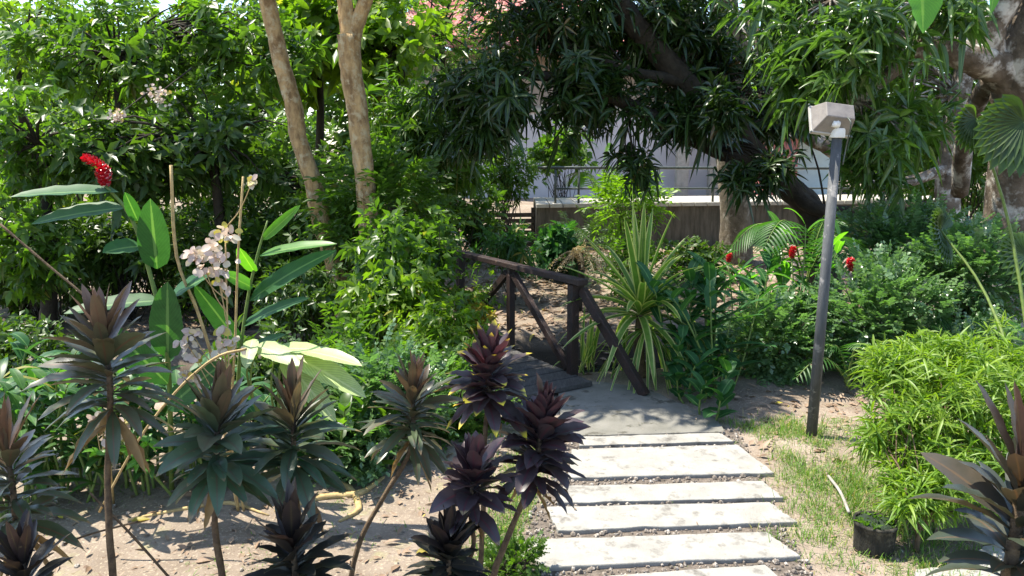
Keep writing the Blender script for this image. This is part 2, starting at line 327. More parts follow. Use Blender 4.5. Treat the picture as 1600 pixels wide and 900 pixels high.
def spray(lv, kind, P, ax, L):
    if kind == 'mango':
        g3 = lv.rg.integers(0, 4, len(P))
        for q, (n, l, dr, sp2, w) in enumerate(((9, 1.0, .45, (.6, 1.5), .20), (6, .75, .15, (.3, 1.1), .23), (11, .9, .25, (.9, 1.6), .18), (5, 1.15, .8, (.7, 1.7), .20))):
            m = g3 == q
            if m.any(): whorl(lv, P[m], ax[m] * A(1, 1, .8), n, L * l, L * l * w, 'lance', 4, dr, sp2, .22, .45)
    elif kind == 'whorl': whorl(lv, P, ax, 6, L, L * .40, 'ovate', 2, .3, (.6, 1.4), .15)
    elif kind == 'big': whorl(lv, P, ax, 6, L, L * .50, 'obo', 3, .25, (.7, 1.4), .12)
    elif kind == 'small': pinnate(lv, P, ax, 4, L * 3.2, L, L * .66, 'round', 2, .15)
    elif kind == 'pinn': pinnate(lv, P, ax, 4, L * 2.6, L, L * .36, 'ovate', 2, .25)
    elif kind == 'fine': pinnate(lv, P, ax, 6, L * 2.2, L, L * .13, 'needle', 2, .45, ang=.7, hang=.5)
    elif kind == 'fronds': pinnate(lv, P, ax, 9, L * 4, L, L * .14, 'lance', 2, .35, ang=.9, hang=.2)
def limb(mb, rg, a, b, r0, r1, sag=.12, n=5, rough=.1):
    a, b = A(*a), A(*b); d = b - a; L = np.linalg.norm(d)
    pts = [a + d * t + rg.normal(0, .05, 3) * L * (0 < t < 1) + A(0, 0, 1) * L * sag * math.sin(math.pi * t) for t in (0, .33, .67, 1)]
    mb.tube(pts, np.linspace(r0, r1, 4), n, rough, rg, 2)
def tree(name, label, trunk, crowns, leaf, bark, kind='whorl', L=.16, limbs=(), seed=1, cat='tree', group=None, tn=10, brr=.02, thin=None):
    """trunk/limbs: lists of (point, radius); crowns: (centre, radii, n clumps, clump radius, sprays per clump)"""
    rg = np.random.default_rng(seed); base = trunk[0][0]; root = thing(name, label, cat, tuple(base), group)
    tb = MB(); tb.tube([p for p, r in trunk], [r for p, r in trunk], tn, .07, rg, 5); tb.build('trunk', bark, root, True)
    if len(limbs):
        for l in limbs:
            lb = MB(); lb.tube([p for p, r in l], [r for p, r in l], 8, .09, rg, 5); lb.build('limb', bark, root, True)
    if crowns:
        nodes = [p for p, r in trunk[len(trunk) // 2:]] + [p for l in limbs for p, r in l[1:]]; nodes = np.array(nodes)
        lv = LV(seed + 77); br = MB()
        for (c, rad, nc, cr, per) in crowns:
            cc, P, ax = clumps(rg, c, rad, nc, cr, per)
            if thin is not None:
                k = thin(P); P, ax = P[k], ax[k]
            spray(lv, kind, P, ax, L)
            for q in cc[:40]:
                a = nodes[np.argmin(np.linalg.norm(nodes - q, axis=1))]; limb(br, rg, a, q, brr, brr * .3)
        if br.v: br.build('branches', bark, root, True)
        lv.build('crown', leaf, root)
    return root
def shrub(name, label, c, rad, nc, cr, per, leaf, kind, L, stem=B_DARK, seed=1, cat='shrub', group=None, ground=0., nst=5, extra=()):
    rg = np.random.default_rng(seed); c = A(*c); base = A(c[0], c[1], ground); root = thing(name, label, cat, tuple(base), group)
    cc, P, ax = clumps(rg, c, rad, nc, cr, per); P[:, 2] = np.maximum(P[:, 2], ground + .04); lv = LV(seed + 5); spray(lv, kind, P, ax, L)
    for e in extra:
        c2, P2, ax2 = clumps(rg, *e); spray(lv, kind, P2, ax2, L); cc = np.vstack([cc, c2])
    mb = MB()
    for q in cc[:nst * 6]:
        b = base + A(rg.uniform(-.25, .25) * rad[0], rg.uniform(-.2, .2) * rad[1], -.03); limb(mb, rg, b, q, .006 + .006 * min(2, rad[2]), .003, .05, 5, 0)
    mb.build('stems', stem, root, True); lv.build('foliage', leaf, root); return root

# ------------------------------------------------------------------ terrain, water, path
def yc(x): return 7.15 + np.where(x < 0, .28 * x, .18 * x)
def sst(a, b, x):
    t = np.clip((x - a) / (b - a), 0, 1); return t * t * (3 - 2 * t)
def hgt(x, y):
    c = yc(x); near = sst(c - 1.25, c - .45, y); far = sst(c + .45, c + 1.5, y)
    h = -.8 * near + .55 * far + .25 * sst(9.5, 13.5, y) + .45 * sst(15.5, 17.5, y)
    bump = .014 * (np.sin(x * 3.1 + y * 1.7) + np.sin(y * 4.3 - x * 2.2) + .6 * np.sin(x * 9 + 1) * np.sin(y * 8.3))
    onpath = ((x > -.1) & (x < 1.6) & (y < 6.1)) | ((x > 1.5) & (y < 3.4))
    return h + bump * (1 - onpath) * (abs(x) < 30)
def zc(x, y): return float(hgt(np.array(float(x)), np.array(float(y))))
def build_ground():
    xs = np.concatenate([[-900, -300, -100, -50, -25], np.arange(-14, 14.01, .1), [25, 50, 100, 300, 900]])
    ys = np.concatenate([[-900, -300, -60, -15], np.arange(-3, 20.01, .1), [25, 35, 60, 150, 400, 1200]])
    X, Y = np.meshgrid(xs, ys); Z = hgt(X, Y); nx, ny = len(xs), len(ys)
    V = np.stack([X, Y, Z], -1).reshape(-1, 3); i = np.arange(nx - 1)[None] + (np.arange(ny - 1) * nx)[:, None]
    F = np.stack([i, i + 1, i + nx + 1, i + nx], -1).reshape(-1, 4)
    me = bpy.data.meshes.new('ground'); me.from_pydata(V.tolist(), [], F.tolist()); me.materials.append(SOIL)
    me.polygons.foreach_set('use_smooth', [True] * len(F)); me.update()
    o = bpy.data.objects.new('ground', me); COL.objects.link(o); tag(o, kind='structure')
build_ground()
w = MB(); xs = np.arange(-16, 16.1, .5)
vv = []
for x in xs: c = float(yc(np.array(x))); vv += [(x, c - 1.0, -.58), (x, c + 1.0, -.58)]
w.add(vv, [(2 * i, 2 * i + 2, 2 * i + 3, 2 * i + 1) for i in range(len(xs) - 1)]); tag(w.build('stream_water', WATER), kind='structure')

def slab(name, label, px, ztop, th, mat=CONC, parent=None, chips=3, seed=0, kind=None, cat='paving slab', group=None):
    rg = np.random.default_rng(seed); cs = [gp(a, b, ztop) for a, b in px]; out = []
    for i in range(len(cs)):
        a, b = cs[i], cs[(i + 1) % len(cs)]; n = 14
        for j in range(n):
            q = a + (b - a) * (j / n)
            if j: q = q + A(*rg.normal(0, .0035, 2), 0)
            out.append(q)
    mb = MB(); mb.prism([A(q[0], q[1], ztop - th) for q in out], out)
    o = mb.build(name, mat, parent, bevel=.006)
    if kind: tag(o, kind=kind)
    else: tag(o, label, cat, group)
    return o
SL = [([(905, 696), (1147, 689), (1124, 676), (905, 682)], 'shallow front step slab at the edge of the shaded landing'),
      ([(888, 746), (1210, 738), (1152, 694), (893, 701)], 'deepest sunlit slab, second down from the shaded landing'),
      ([(870, 785), (1224, 777), (1192, 751), (880, 759)], 'narrow pale slab third down from the shaded landing'),
      ([(872, 828), (1246, 815), (1203, 784), (852, 791)], 'slab fourth from the landing with exposed left corner by the grass'),
      ([(842, 886), (1252, 868), (1197, 830), (818, 843)], 'scratched wide slab beside the small round bush'),
      ([(900, 985), (1290, 960), (1195, 881), (872, 904)], 'nearest slab of the path cut by the bottom of the photo')]
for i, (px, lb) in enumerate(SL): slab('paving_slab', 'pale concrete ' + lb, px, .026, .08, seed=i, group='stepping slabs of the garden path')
slab('paving_slab', 'square white paver under the big dark plant at the right edge', [(1500, 905), (1640, 900), (1640, 846), (1535, 853)], .026, .07, seed=11, group='pavers at lower right')
slab('paving_slab', 'square pale paver with a leaf shadow left of the right edge plant', [(1420, 950), (1600, 950), (1540, 880), (1432, 888)], .028, .07, seed=12, group='pavers at lower right')
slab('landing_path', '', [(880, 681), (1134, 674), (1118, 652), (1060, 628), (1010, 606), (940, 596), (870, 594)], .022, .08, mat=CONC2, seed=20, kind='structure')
# gravel bed sheet under the slabs
gb = MB(); q = [gp(a, b, .003) for a, b in ((835, 1000), (1290, 1000), (1245, 860), (1150, 672), (895, 678), (815, 850))]
gb.prism([A(a[0], a[1], -.04) for a in q], q); tag(gb.build('gravel_bed_path', solid('gravel_dirt', (.19, .155, .125), (.09, .075, .06), 30, .95, .8, 60)), kind='structure')

def stones():
    rg = np.random.default_rng(3); mb = MB(); q0 = [gp(a, b, 0) for a, b in ((835, 1000), (1290, 1000), (1160, 672), (890, 678))]
    ph = (1 + 5 ** .5) / 2; ico = nz(np.array([(-1, ph, 0), (1, ph, 0), (-1, -ph, 0), (1, -ph, 0), (0, -1, ph), (0, 1, ph), (0, -1, -ph), (0, 1, -ph), (ph, 0, -1), (ph, 0, 1), (-ph, 0, -1), (-ph, 0, 1)], float))
    fc = [(0, 11, 5), (0, 5, 1), (0, 1, 7), (0, 7, 10), (0, 10, 11), (1, 5, 9), (5, 11, 4), (11, 10, 2), (10, 7, 6), (7, 1, 8), (3, 9, 4), (3, 4, 2), (3, 2, 6), (3, 6, 8), (3, 8, 9), (4, 9, 5), (2, 4, 11), (6, 2, 10), (8, 6, 7), (9, 8, 1)]
    n = 0
    while n < 4200:
        y = rg.uniform(2.5, 4.75); x = rg.uniform(-.05, 1.75); px = 800 + (x * FPX / (y * cp + EYE * sp)); 
        l = np.interp(y, [2.5, 3.2, 4.7], [.1, .06, .38]); r = np.interp(y, [2.5, 3.2, 4.7], [1.25, 1.25, 1.42])
        if not l - .05 < x < r + .05: continue
        s = .004 + .012 * rg.random() ** 2.2; mb.add(ico * rg.uniform(.6, 1.2, 3) * s * rg.uniform(.8, 1.2, (12, 1)) + A(x, y, .004 + s * .3), fc); n += 1
    for k in range(260):
        x = rg.uniform(-2.6, 2.9); y = rg.uniform(2.6, 4.6); s = rg.uniform(.005, .013)
        if -.05 < x < 1.5: continue
        mb.add(ico * rg.uniform(.6, 1.2, 3) * s + A(x, y, zc(x, y) + s * .3), fc)
    tag(mb.build('gravel', STONE), kind='stuff', label='small grey pebbles between and around the slabs')
stones()

# ------------------------------------------------------------------ grass and fallen leaves
def scatter(n, rg, box):
    return rg.uniform(box[0], box[1], n), rg.uniform(box[2], box[3], n)
def hz(X, Y): return hgt(X, Y)
def grass():
    lv = LV(9); rg = lv.rg
    def patch(x, y, n, s, L, upr=1.):
        k = n; X = x + rg.normal(0, s, k); Y = y + rg.normal(0, s, k)
        th = rg.random(k) * 6.28; e = rg.uniform(.15, .9, k) * upr
        d = np.stack([np.cos(th) * np.sin(e), np.sin(th) * np.sin(e), np.cos(e)], 1)
        nr = np.stack([-np.cos(th) * np.cos(e), -np.sin(th) * np.cos(e), np.sin(e)], 1)
        lv.add(np.stack([X, Y, hz(X, Y) - .005], 1), d, nr, L * rg.uniform(.5, 1.3, k), rg.uniform(.003, .0055, k), rg.uniform(.1, .7, k), 'needle', 3, .2)
    # turf right of the path, thinning out to bare soil
    for i in range(2600):
        x, y = rg.uniform(1.3, 3.2), rg.uniform(2.6, 4.9)
        dens = .5 + .5 * math.sin(x * 3.3 + 1.3 * math.sin(y * 2.9)) * math.cos(y * 3.7 + x)
        edge = np.interp(y, [2.6, 3.3, 4.3, 4.9], [1.25, 1.32, 1.55, 1.45])
        if x < edge or (y > 4.2 and x > 1.9 and rg.random() < .8) or (x > 1.95 and y < 3.6 and rg.random() < .8): continue
        if rg.random() < .08 + 1.1 * dens ** 1.6: patch(x, y, int(rg.integers(12, 30)), .035, rg.uniform(.035, .07) + .035 * dens, .95)
    for px, py, L, n in ((1225, 845, .12, 46), (1290, 850, .13, 50), (1255, 840, .10, 40), (1165, 668, .11, 55), (1195, 678, .09, 40), (1140, 664, .09, 30), (1240, 720, .08, 40), (1290, 790, .09, 40), (1380, 885, .07, 40), (1300, 880, .06, 60), (1340, 890, .06, 60), (1215, 760, .08, 40), (1235, 800, .09, 50)):
        p = gp(px, py); patch(p[0], p[1], n, .05, L, .7)
    for i in range(70):       # tufts creeping into the gaps and over the slab rims
        g0, g1 = ((1147, 692), (1210, 741), (1224, 780), (1246, 819), (1252, 873))[i % 5], ((905, 698), (890, 749), (870, 788), (872, 832), (842, 892))[i % 5]; u = rg.random() ** 3 * .6
        if rg.random() < .35: u = 1 - u * .5
        p = gp(g0[0] + (g1[0] - g0[0]) * u, g0[1] + (g1[1] - g0[1]) * u); patch(p[0], p[1], int(rg.integers(4, 12)), .016, rg.uniform(.02, .05), 1.)
    # left of the path
    for i in range(240):
        y = rg.uniform(3.0, 4.4); x = np.interp(y, [3, 3.3, 4.4], [.02, .02, .25]) - abs(rg.normal(0, .14)); patch(x, y, 14, .03, rg.uniform(.05, .1), .9)
    for i in range(520):
        x, y = rg.uniform(-2.9, 0), rg.uniform(2.55, 4.5)
        if math.sin(x * 4 + 2 * math.sin(y * 3)) + rg.normal(0, .5) > .3: patch(x, y, int(rg.integers(4, 12)), .04, rg.uniform(.02, .05), 1.2)
    tag(lv.build('grass', GRASS), kind='stuff', label='short patchy grass on sandy soil')
grass()
def litter():
    lv = LV(10); rg = lv.rg
    def sc(n, box, L):
        X, Y = scatter(n, rg, box); c = yc(X)
        k = ~((np.abs(Y - c) < .9)) & ~((X > -.05) & (X < 1.45) & (Y < 5.9) & (rg.random(n) < .985)); X, Y = X[k], Y[k]; n = len(X)
        th = rg.random(n) * 6.28; d = np.stack([np.cos(th), np.sin(th), rg.normal(.05, .18, n)], 1)
        up = np.stack([rg.normal(0, .3, n), rg.normal(0, .3, n), np.ones(n)], 1)
        zz = hz(X, Y) + .008 + .025 * ((X > -.05) & (X < 1.45) & (Y < 5.9)); lv.add(np.stack([X, Y, zz], 1), d, up, L * rg.uniform(.5, 1.2, n), L * rg.uniform(.2, .4, n), rg.normal(.05, .2, n), 'lance', 3, .2)
    sc(9000, (-5, 6, 8, 14.5), .13); sc(2300, (-3, 3.2, 2.6, 5.5), .03); sc(260, (-3, 0, 2.6, 4.5), .06); sc(420, (-3, 3.4, 3.0, 6), .08); sc(400, (.8, 4, 4.2, 5.6), .09)
    tag(lv.build('leaf_litter', LITTER), kind='stuff', label='dry brown leaves fallen over the bank and soil')
litter()
rt = [([(430, 800), (500, 778), (560, 768), (600, 745)], .02, 'pale surface root crossing bare soil behind the dark purple plants'),
      ([(500, 742), (545, 760), (560, 790), (530, 812)], .018, 'short curled surface root left of the bent stem plant'),
      ([(200, 815), (300, 800), (360, 790), (420, 805)], .012, 'thin surface root on bare soil at lower left')]
for pts, r, lb in rt:
    mb = MB(); P = [gp(*p) for p in pts]; mb.tube([A(p[0], p[1], zc(p[0], p[1]) + r * .3) for p in P], [r * .6, r, r, r * .4], 8, .15); tag(mb.build('tree_root', B_STRAW, None, True), lb, 'tree root', 'surface roots')
for a, b, r, lb in (((1294, 752), (1326, 808), .008, 'pale broken plastic pipe lying in the grass right of the path'),):
    p, q = gp(*a), gp(*b); mb = MB(); mb.tube([A(p[0], p[1], .03), (A(*p) + q) / 2 + A(.01, 0, .035), A(q[0], q[1], .025)], [r, r, r], 10, 0); tag(mb.build('pipe', PIPE, None, True), lb, 'pipe')

# ------------------------------------------------------------------ far: walkway, railing, building
def walkway():
    Y = 13.6; root = thing('raised_walkway', 'long weathered concrete walkway beam with sunlit deck edge behind the striped plant', 'walkway', (3, Y, -.1))
    a = at(742, 345, Y + .8); b = at(838, 322, Y); c = at(1500, 326, Y + 1.2); z1 = b[2]; zb = at(838, 400, Y)[2]
    mb = MB(); 
    mb.prism([A(b[0], Y, zb), A(c[0], Y + 1.2, zb + .1), A(c[0], Y + 2.9, zb + .1), A(b[0], Y + 1.9, zb)], [A(b[0], Y, z1 - .03), A(c[0], Y + 1.2, z1 - .03), A(c[0], Y + 2.9, z1 - .03), A(b[0], Y + 1.9, z1 - .03)])
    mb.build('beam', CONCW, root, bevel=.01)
    mb = MB(); n = 34
    for i in range(n):
        t0, t1 = i / n, (i + .93) / n; p = lambda t, o: (b[0] + (c[0] - b[0]) * t, Y - .06 + 1.2 * t + o)
        q = [p(t0, 0), p(t1, 0), p(t1, 1.85), p(t0, 1.85)]; mb.prism([(x, y, z1 - .027) for x, y in q], [(x, y, z1 + .035) for x, y in q])
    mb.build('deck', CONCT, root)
    for px in (905, 1170, 1420):
        mb = MB()
        t = (at(px, 330, Y)[0] - b[0]) / (c[0] - b[0]); x, y = b[0] + (c[0] - b[0]) * t, Y + 1.2 * t + .35; mb.box((x, y, (zb - .9) / 2 + .0), (.3, .3, zb + .9)); mb.build('pier', CONCW, root)
    r = thing('railing', 'dark green metal railing with two rails along the concrete walkway', 'railing', (b[0], Y, z1))
    Yr = Y + .12; zt = at(868, 262, Yr)[2]; zm = at(868, 295, Yr)[2]
    def P(px, z): 
        t = (at(px, 300, Yr)[0] - b[0]) / (c[0] - b[0]); return A(b[0] + (c[0] - b[0]) * t, Yr + 1.2 * t, z)
    for z, rr in ((zt, .026), (zm, .018)):
        m = MB(); m.tube([P(840 if z == zt else 868, z), P(1150, z - .02), P(1500, z - .05)], [rr] * 3, 8, 0); m.build('rail', METAL, r, True)
    for px in (868, 905, 1033, 1125, 1172, 1250, 1345, 1430, 1490):
        m = MB(); m.tube([P(px, z1 + .03), P(px, zt - .02)], [.022, .022], 8, 0); m.build('post', METAL, r, True)
    f = thing('slatted_fence', 'dark wooden slatted screen at the left end of the walkway', 'fence', (a[0], Y + .8, -.1))
    zt2 = at(742, 332, Y)[2]; m = MB(); x0, x1 = at(736, 350, Y)[0], b[0] - .03
    for i in range(9): z = zt2 - .05 - i * .105; m.beam((x0, Y + .5, z - .05), (x1, Y + .1, z + .0), .02, .075)
    m.build('slats', SLATW, f)
    for t in (0.02, .5, .98): m = MB(); m.box((x0 + (x1 - x0) * t, Y + .55 - .4 * t, zt2 / 2 - .1), (.07, .07, zt2 + .35)); m.build('post', SLATW, f)
    # second flight of pale deck boards seen behind, right
walkway()
def building():
    Y = 21.; root = thing('garden_building', 'low building with pale pink wall and faded red metal roof beyond the trees', 'building', (1.5, Y, .4))
    xl, xr = at(640, 200, Y)[0], at(1135, 200, Y)[0]; zt = at(900, 110, Y)[2]; zm = at(900, 172, Y)[2]
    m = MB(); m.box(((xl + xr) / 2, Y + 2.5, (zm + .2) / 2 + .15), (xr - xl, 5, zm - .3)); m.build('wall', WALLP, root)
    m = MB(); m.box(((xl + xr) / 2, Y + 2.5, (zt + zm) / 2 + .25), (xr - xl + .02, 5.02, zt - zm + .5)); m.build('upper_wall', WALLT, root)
    m = MB(); m.box(((xl + xr) / 2, Y - .03, zm), (xr - xl, .1, .12)); m.build('ledge', CONCT, root)
    # roof: corrugated slope with fascia
    e0 = at(600, 52, Y - 1.1); e1 = at(1180, 92, Y - 1.1); t0 = at(700, -40, Y + 3); t1 = at(1115, 40, Y + 3)
    n = 90; vs = []; 
    for i in range(n + 1):
        t = i / n; z = .035 * (i % 2); p = e0 + (e1 - e0) * t; q = t0 + (t1 - t0) * t; vs += [p + A(0, 0, z), q + A(0, 0, z)]
    vs += [v - A(0, 0, .05) for v in vs]; k = 2 * (n + 1)
    fs = [(2 * i, 2 * i + 2, 2 * i + 3, 2 * i + 1) for i in range(n)] + [(k + 2 * i, k + 2 * i + 1, k + 2 * i + 3, k + 2 * i + 2) for i in range(n)] + [(2 * i, k + 2 * i, k + 2 * i + 2, 2 * i + 2) for i in range(n)]
    rf = MB(); rf.add(vs, fs); rf.build('roof', ROOFR, root)
    m = MB(); m.beam(e0 + A(0, -.03, -.12), e1 + A(0, -.03, -.12), .04, .22); m.build('fascia', ROOFR, root)
    for px in (1060, 1110):
        x = at(px, 240, Y)[0]; m = MB(); m.box((x, Y - .5, zt / 2 + .1), (.3, .3, zt)); m.build('column', CONCT, root)
    Y2 = 18.; k = thing('red_kiosk', 'small pinkish red wall with pale blue panel seen behind the mango limb', 'building', (7, Y2, .5))
    p, q = at(1200, 215, Y2), at(1245, 280, Y2); m = MB(); m.box(((p[0] + q[0]) / 2, Y2 + .6, p[2] / 2 + .1), (q[0] - p[0], 1.2, p[2])); m.build('wall', REDW, k)
    p2, q2 = at(1246, 215, Y2), at(1320, 280, Y2); m = MB(); m.box(((p2[0] + q2[0]) / 2, Y2 + .9, 1.3), (q2[0] - p2[0], .6, 2.2)); m.build('panel', solid('pale_blue_paint', (.55, .66, .68), (.45, .55, .56), 2, .7, .1), k)
    m = MB(); m.beam(A(p[0] - .2, Y2 + .7, p[2] + .06), A(q2[0] + .2, Y2 + .7, p[2] + .02), 1.9, .06); m.build('roof', CONCT, k)
building()

# ------------------------------------------------------------------ footbridge
def bridge():
    D = gp(893, 592)[:2]; p1 = gp(882, 590); z1 = .80
    a = gp(889, 441, z1); b = gp(706, 396, z1); d = nz(b - a)[:2]; per = A(-d[1], d[0]) * 1.0
    if per[0] > 0: per = -per
    root = thing('wooden_footbridge', 'small dark timber footbridge with king post railing over the stream', 'footbridge', (p1[0], p1[1], 0.))
    base = A(a[0] + .02, a[1] + .02); L = np.linalg.norm(b[:2] - a[:2])
    def P(t, z, o=0.): q = base + d * t + per * o; return A(q[0], q[1], z)
    # deck planks
    mb = MB(); t = -.12
    while t < 3.1:
        mb.beam(P(t, .045, -.06), P(t + .0, .045, 1.12), .165, .035); t += .18
    mb.build('deck', PLANK, root, bevel=.004)
    for o in (.0, 1.0): m = MB(); m.beam(P(-.15, -.06, o), P(3.1, -.06, o), .09, .16); m.build('joist', WOOD, root, bevel=.005)
    T = [.04, (.5) * L, L - .03]
    for i, t in enumerate(T): m = MB(); m.beam(P(t, -.15, -.05), P(t, z1 - .03, -.05), .068 if i != 1 else .056, .068 if i != 1 else .056, (d[0], d[1], 0)); m.build('post', WOOD, root, bevel=.004)
    m = MB(); m.beam(P(-.08, z1 + .0, -.05), P(L + .05, z1 + .0, -.05), .09, .045); m.build('handrail', WOOD, root, bevel=.005)
    tc = T[1]
    for t0, t1 in ((tc + .03, T[0] + .06), (tc - .0, T[2] - .05)):
        s = 1 if t1 > t0 else -1; m = MB(); m.beam(P(tc + .05 * s, z1 - .07, -.05), P(t1, .09, -.05), .045, .06); m.build('brace', WOOD, root, bevel=.004)
    f = gp(1008, 622, .0); m = MB(); m.beam(P(.0, z1 - .07, -.10), A(f[0], f[1], .02), .055, .07); m.build('brace', WOOD, root, bevel=.004)
bridge()

# ------------------------------------------------------------------ floodlight
def floodlight():
    b = gp(1267, 686); Yp = b[1]; t = at(1308, 214, Yp); root = thing('garden_floodlight', 'grey floodlight on leaning metal pole right of the path', 'floodlight', tuple(b))
    m = MB(); m.tube([b - A(0, 0, .1), t], [.033, .029], 20, 0); m.build('pole', POLE, root, True)
    ax = nz(t - b); m = MB(); m.tube([t - ax * .005, t + ax * .05], [.043, .043], 20, 0); m.build('collar', WHITE, root, True, bevel=.004)
    c = at(1302, 183, Yp)
    n = nz(A(.10, -.80, .48)); rt_ = nz(np.cross(A(0, 0, 1), n)) * 1.0; rt_ = nz(-np.cross(n, A(0, 0, 1))); rt_ = nz(rt_ + A(0, 0, -.17)); rt_ = nz(rt_ - n * np.dot(rt_, n)); up = np.cross(n, rt_)
    if up[2] < 0: up = -up
    def quad(o, w, h, dx=0, dy=0): return [c + n * o + rt_ * (dx + i * w * .45) + up * (dy + j * h * .45) for i, j in ((-1, -1), (1, -1), (1, 1), (-1, 1))]
    m = MB(); m.prism(quad(-.065, .262, .20), quad(-.04, .262, .20)); m.build('frame', HFRAME, root, bevel=.004)
    m = MB(); m.prism(quad(-.072, .235, .175), quad(-.0651, .235, .175)); m.build('glass', solid('lamp_glass', (.25, .27, .28), (.2, .22, .23), 4, .08, 0, spec=.8), root)
    m = MB(); m.prism(quad(-.0401, .245, .185), quad(.065, .185, .105, .012, .005)); m.build('housing', HOUSING, root, bevel=.005)
    e = c - up * .06 + n * .02; m = MB(); m.tube([t + ax * .045, e + n * .02], [.012, .012], 8, 0); m.tube([e - rt_ * .02, e + rt_ * .02], [.02, .02], 12, 0, smooth=1); m.build('bracket', WHITE, root, True)
    m = MB(); m.tube([c - up * .03 + n * .06 + rt_ * .05, c - up * .10 + n * .09 + rt_ * .05, t + A(.045, -.03, -.05), t + A(.03, -.035, -.16)], [.004] * 4, 6, 0); m.build('cable', METAL, root, True)
    for i, j in ((-1, -1), (1, -1), (1, 1), (-1, 1)): q = c + n * (-.04) + rt_ * i * .122 + up * j * .092; m = MB(); m.tube([q, q + n * .006], [.006, .006], 8, 0, smooth=1); m.build('screw', METAL, root, True)
floodlight()

# ------------------------------------------------------------------ tub
def tub():
    c = gp(1364, 858); c = A(c[0], c[1], 0); r = .092; h = .14; root = thing('plant_tub', 'black weathered round tub with mossy soil in the grass at lower right', 'tub', tuple(c))
    m = MB(); n = 26; prof = [(.96, 0), (1., h), (1.04, h + .005), (1.04, h - .02), (.90, h - .03)]
    vs = [(c[0] + r * q * math.cos(2 * math.pi * i / n) * (1 + .045 * math.sin(i * .9 + 1)), c[1] + r * q * math.sin(2 * math.pi * i / n), z) for q, z in ((.95, -.02), (.97, .06), (1., h - .015), (1.05, h - .012), (1.05, h), (.93, h), (.92, h - .04)) for i in range(n)]
    fs = [(k * n + i, k * n + (i + 1) % n, (k + 1) * n + (i + 1) % n, (k + 1) * n + i) for k in range(6) for i in range(n)]; m.add(vs, fs); m.build('wall', STUMP, root, True)
    m = MB(); rg = np.random.default_rng(4); vs = [(c[0], c[1], h + .01)]
    for k in range(1, 6):
        for i in range(n): q = r * .93 * k / 5; vs.append((c[0] + q * math.cos(2 * math.pi * i / n), c[1] + q * math.sin(2 * math.pi * i / n), h - .015 + rg.uniform(0, .03) * (k < 5)))
    fs = [(0, 1 + i, 1 + (i + 1) % n) for i in range(n)] + [(1 + (k - 1) * n + i, 1 + k * n + i, 1 + k * n + (i + 1) % n, 1 + (k - 1) * n + (i + 1) % n) for k in range(1, 5) for i in range(n)]
    m.add(vs, fs); m.build('soil', MOSS, root, True)
    lv = LV(31); k = 26; th = lv.rg.random(k) * 6.28; rr = lv.rg.random(k) ** .5 * r * .9; P = np.stack([c[0] + rr * np.cos(th), c[1] + rr * np.sin(th), np.full(k, h)], 1)
    whorl(lv, P, np.tile(A(0, 0, 1), (k, 1)), 4, .035, .02, 'round', 2, .2, (.6, 1.3)); lv.build('moss_plant', L_MID, root)
tub()

# ------------------------------------------------------------------ cordylines
def cordyline(label, head, d, L, n, mat, stem, seed, tall=.5, wid=.21, openness=1., r=.011, up_=.12, fold=.16, back=0.):
    """head: (px,py) of the top of the stem; d: distance; tall: length of stem that carries leaves; stem: lower pixels of the stem"""
    rg = np.random.default_rng(seed); top = at(*head, d); n = int(n * 1.45); L = L * .92
    pts = [top] + [at(px, py, d + dd) for px, py, dd in stem]; last = pts[-1]; prev = pts[-2]
    if last[2] > .02:                                       # carry the stem on down to the soil
        dr = nz(last - prev); dr[2] = min(dr[2], -.6); dr = dr / -dr[2]; pts.append(last + dr * last[2] * A(.35, .35, 1)); pts[-1][2] = -.02
    root = thing('cordyline_plant', label, 'cordyline', (pts[-1][0], pts[-1][1], 0), 'dark cordylines in the foreground')
    mb = MB(); mb.tube(pts, np.linspace(r * .8, r * 1.25, len(pts)), 9, .12, rg, 6); mb.build('stem', B_STEM, root, True)
    # leaf bases along the upper stem
    sd = nz(A(*(pts[1] - top))); lv = LV(seed + 9); i = np.arange(n); u = i / (n - 1.)          # 0 at the tip, 1 lowest
    base = top + sd * (u ** 1.15 * tall)[:, None] * A(1, 1, 1); ph = i * GOLD + rg.random() + rg.normal(0, .22, n)
    el = np.interp(u, [0, .12, .3, .6, 1], [.10, .38, .78, 1.20, 1.62]) * (1 + rg.normal(0, .12, n)) * openness + rg.normal(0, .09, n)
    ax = -sd; e1, e2 = basis(ax[None]); rad = e1 * np.cos(ph)[:, None] + e2 * np.sin(ph)[:, None]
    dd = nz(ax * np.cos(el)[:, None] + rad * np.sin(el)[:, None]); nr = ax * np.sin(el)[:, None] - rad * np.cos(el)[:, None]
    ln = L * np.interp(u, [0, .1, .5, 1], [.80, .92, 1.0, .85]) * rg.uniform(.72, 1.15, n)
    rn = np.clip(np.interp(u, [0, .18, .4, 1], [1., .75, .2, .05]) + rg.normal(0, .12, n), 0, 1)
    nr = nr + rg.normal(0, .22, (n, 3)); lv.add(base, dd, nr, ln, ln * wid * .86 * np.interp(u, [0, .15, .35], [.62, .8, 1]) * rg.uniform(.85, 1.15, n), np.interp(u, [0, .4, 1], [.03, .22, .42]) * rg.uniform(.5, 1.5, n), 'cordy', 9, fold, rn, wave=.10)
    lv.build('foliage', mat, root)
    kd = int(rg.integers(3, 7)); dl = LV(seed + 40); ph = rg.random(kd) * 6.28; el = rg.uniform(1.9, 2.7, kd); rad = e1 * np.cos(ph)[:, None] + e2 * np.sin(ph)[:, None]      # withered leaves under the head
    dl.add(top + sd * (tall * rg.uniform(.9, 1.12, kd))[:, None], ax * np.cos(el)[:, None] + rad * np.sin(el)[:, None], rad + rg.normal(0, .3, (kd, 3)), L * rg.uniform(.5, .8, kd), L * .13, .3, 'cordy', 9, .45, None, wave=.35)
    dl.build('withered_leaves', L_WITHER, root); return root
